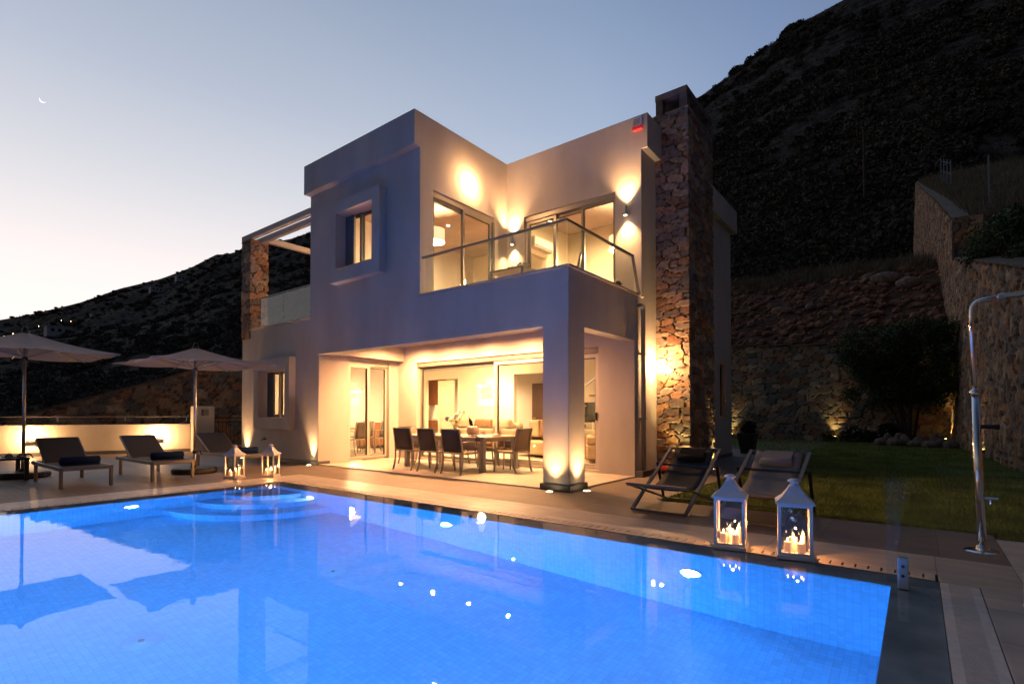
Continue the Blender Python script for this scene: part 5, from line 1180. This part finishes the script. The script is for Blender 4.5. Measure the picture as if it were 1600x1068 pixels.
def picture(x, z0, z1, w_, y, lb, rz=0, kind='y'):
    t_ = thing('framed_picture', lb, 'picture', (x, y, (z0 + z1) / 2), rz, 'framed pictures'); h = (z1 - z0) / 2
    b = B(); box(b, -w_ / 2, w_ / 2, -.03, 0, -h, h); obj('frame', b, 'white_metal', t_)
    b = B(); box(b, -w_ / 2 + .04, w_ / 2 - .04, -.034, -.0301, -h + .04, h - .04); obj('mount', b, 'porcelain', t_)
    b = B(); box(b, -w_ / 2 + .17, w_ / 2 - .17, -.037, -.0345, -h + .25, h - .2); obj('print', b, 'picture_paint', t_)
picture(-6.75, 1.45, 2.35, .85, 5.995, 'white-framed seascape picture on the living room wall')
picture(-10.44, 1.5, 2.1, .9, 3.3, 'framed picture on the end wall behind the cone pendant', R(90))
t_ = thing('interior_door', 'cream panelled door standing open in the kitchen doorway', 'door', (-8.95, 5.93, .08)); b = B(); box(b, 0, .78, -.04, 0, 0, 2.28); obj('leaf', b, 'cream_paint', t_, bevel=.004)
b = B()
for z0, z1 in ((.15, .95), (1.1, 2.1)):
    for q in ((.12, .14, z0, z1), (.64, .66, z0, z1), (.14, .64, z0, z0 + .02), (.14, .64, z1 - .02, z1)): box(b, q[0], q[1], -.05, -.0402, q[2], q[3])
obj('moulding', b, 'coping_cap', t_)
t_ = thing('interior_door', 'dark brown door at the back of the hall behind the living room', 'door', (-6.9, 8.72, .07)); b = B(); box(b, 0, .85, -.05, 0, 0, 2.25); obj('leaf', b, 'dark_wood', t_); b = B(); tube(b, [(.08, -.1, 1.0), (.2, -.1, 1.0)], .012, 8); obj('handle', b, 'chrome', t_)
t_ = thing('kitchen_cabinet', 'wooden kitchen base cabinet with white top against the end wall', 'cabinet', (-10.13, 4.5, .07)); b = B(); box(b, -.3, .28, -.9, 1.4, .1, .86); obj('carcass', b, 'wood', t_)
for k in range(4): b = B(); y0 = -.9 + k * .575; box(b, .281, .30, y0 + .005, y0 + .57, .12, .85); obj('door', b, 'wood', t_)
b = B(); box(b, -.3, .33, -.92, 1.42, .861, .90); obj('worktop', b, 'porcelain', t_)
t_ = thing('kitchen_cabinet', 'wooden kitchen base cabinet seen through the kitchen doorway', 'cabinet', (-9.9, 7.0, .07)); b = B(); box(b, -.5, .6, -.3, .3, .1, .9); obj('carcass', b, 'wood', t_); b = B(); box(b, -.52, .62, -.33, .3, .901, .94); obj('worktop', b, 'porcelain', t_)
t_ = thing('wall_cabinet', 'wooden wall cabinet above the worktop in the kitchen', 'cabinet', (-10.33, 7.0, 1.9)); b = B(); box(b, -.1, .5, -.2, .2, -.35, .7); obj('carcass', b, 'wood', t_); b = B(); box(b, -.09, .49, -.22, -.2, -.34, .69); obj('door', b, 'wood', t_)
t_ = thing('book_row', 'short row of dark books on the white worktop', 'books', (-10.1, 4.72, .97)); b = B()
for k in range(5): box(b, -.08, .08, k * .045, k * .045 + .04, 0, .2 - .01 * (k % 3))
obj('books', b, 'cushion_brown', t_)
t_ = thing('indoor_table', 'wooden indoor dining table behind the sliding side door', 'table', (-9.2, 2.3, .07)); b = B(); box(b, -.75, .75, -.45, .45, .71, .75); obj('tabletop', b, 'wood', t_)
for x in (-.68, .68):
    for y in (-.38, .38): b = B(); bar(b, (x, y, 0), (x, y, .71), .06); obj('leg', b, 'wood', t_)
c2_ = armchair('indoor_chair', 'dark chair at the indoor table, nearest the sliding door, on the left', (-8.2, 2.0, .07), R(95), 'indoor dining chairs', 'sling_brown')
dup(c2_, (-8.6, 3.05, .07), R(175), 'dark chair at the indoor table, seen through the right pane of the side door'); dup(c2_, (-9.4, 3.05, .07), R(185), 'dark chair at the far side of the indoor table')
dup(c2_, (-9.3, 1.5, .07), R(0), 'dark chair at the near side of the indoor table')
t_ = thing('staircase', 'open staircase with wooden treads at the right end of the living room', 'stairs', (-3.9, 5.55, .07))
for k in range(9): b = B(); box(b, k * .27, k * .27 + .26, -.4, .4, .25 + k * .27, .29 + k * .27); obj('tread', b, 'wood', t_)
b = B(); bar(b, (0, -.42, 1.1), (2.4, -.42, 3.5 - .9), .05); bar(b, (0, .0, .15), (2.4, .0, 2.5), .08, .14); obj('stringer', b, 'white_metal', t_)
t_ = thing('television', 'dark television screen at the right end of the living room', 'television', (-2.3, 5.0, 1.25), R(-30)); b = B(); box(b, -.45, .45, -.03, .03, -.26, .26); obj('screen', b, 'bottle_glass', t_); b = B(); box(b, -.6, .6, -.2, .2, -1.15, -.45); bar(b, (0, 0, -.46), (0, 0, -.25), .08); obj('stand', b, 'cream_paint', t_)
for x, y, z, rz, lb in ((-7.06, 3.2, 5.2, 90, 'white air conditioner on the wall of the left balcony room'), (-3.44, 4.1, 5.55, 90, 'white air conditioner on the wall of the right balcony room')):
    t_ = thing('air_conditioner', lb, 'air conditioner', (x, y, z), R(rz), 'indoor air conditioners'); b = B(); box(b, -.42, .42, -.2, 0, -.14, .14); obj('housing', b, 'white_plastic', t_, bevel=.03); b = B(); box(b, -.38, .38, -.206, -.19, -.11, -.085); obj('vent', b, 'gasket', t_)
for x, y, lb in ((-5.6, 4.6, 'bed with white cover in the left balcony room'), (-1.5, 5.0, 'bed with white cover in the right balcony room')):
    t_ = thing('bed', lb, 'bed', (x, y, 3.14)); b = B(); box(b, -.8, .8, -1.1 if x < -3 else -.5, .9 if x < -3 else .5, .2, .5); obj('mattress', b, 'cloth', t_, bevel=.06); b = B(); box(b, -.85, .85, .901 if x < -3 else .51, .95 if x < -3 else .56, 0, 1.1); obj('headboard', b, 'wood', t_)
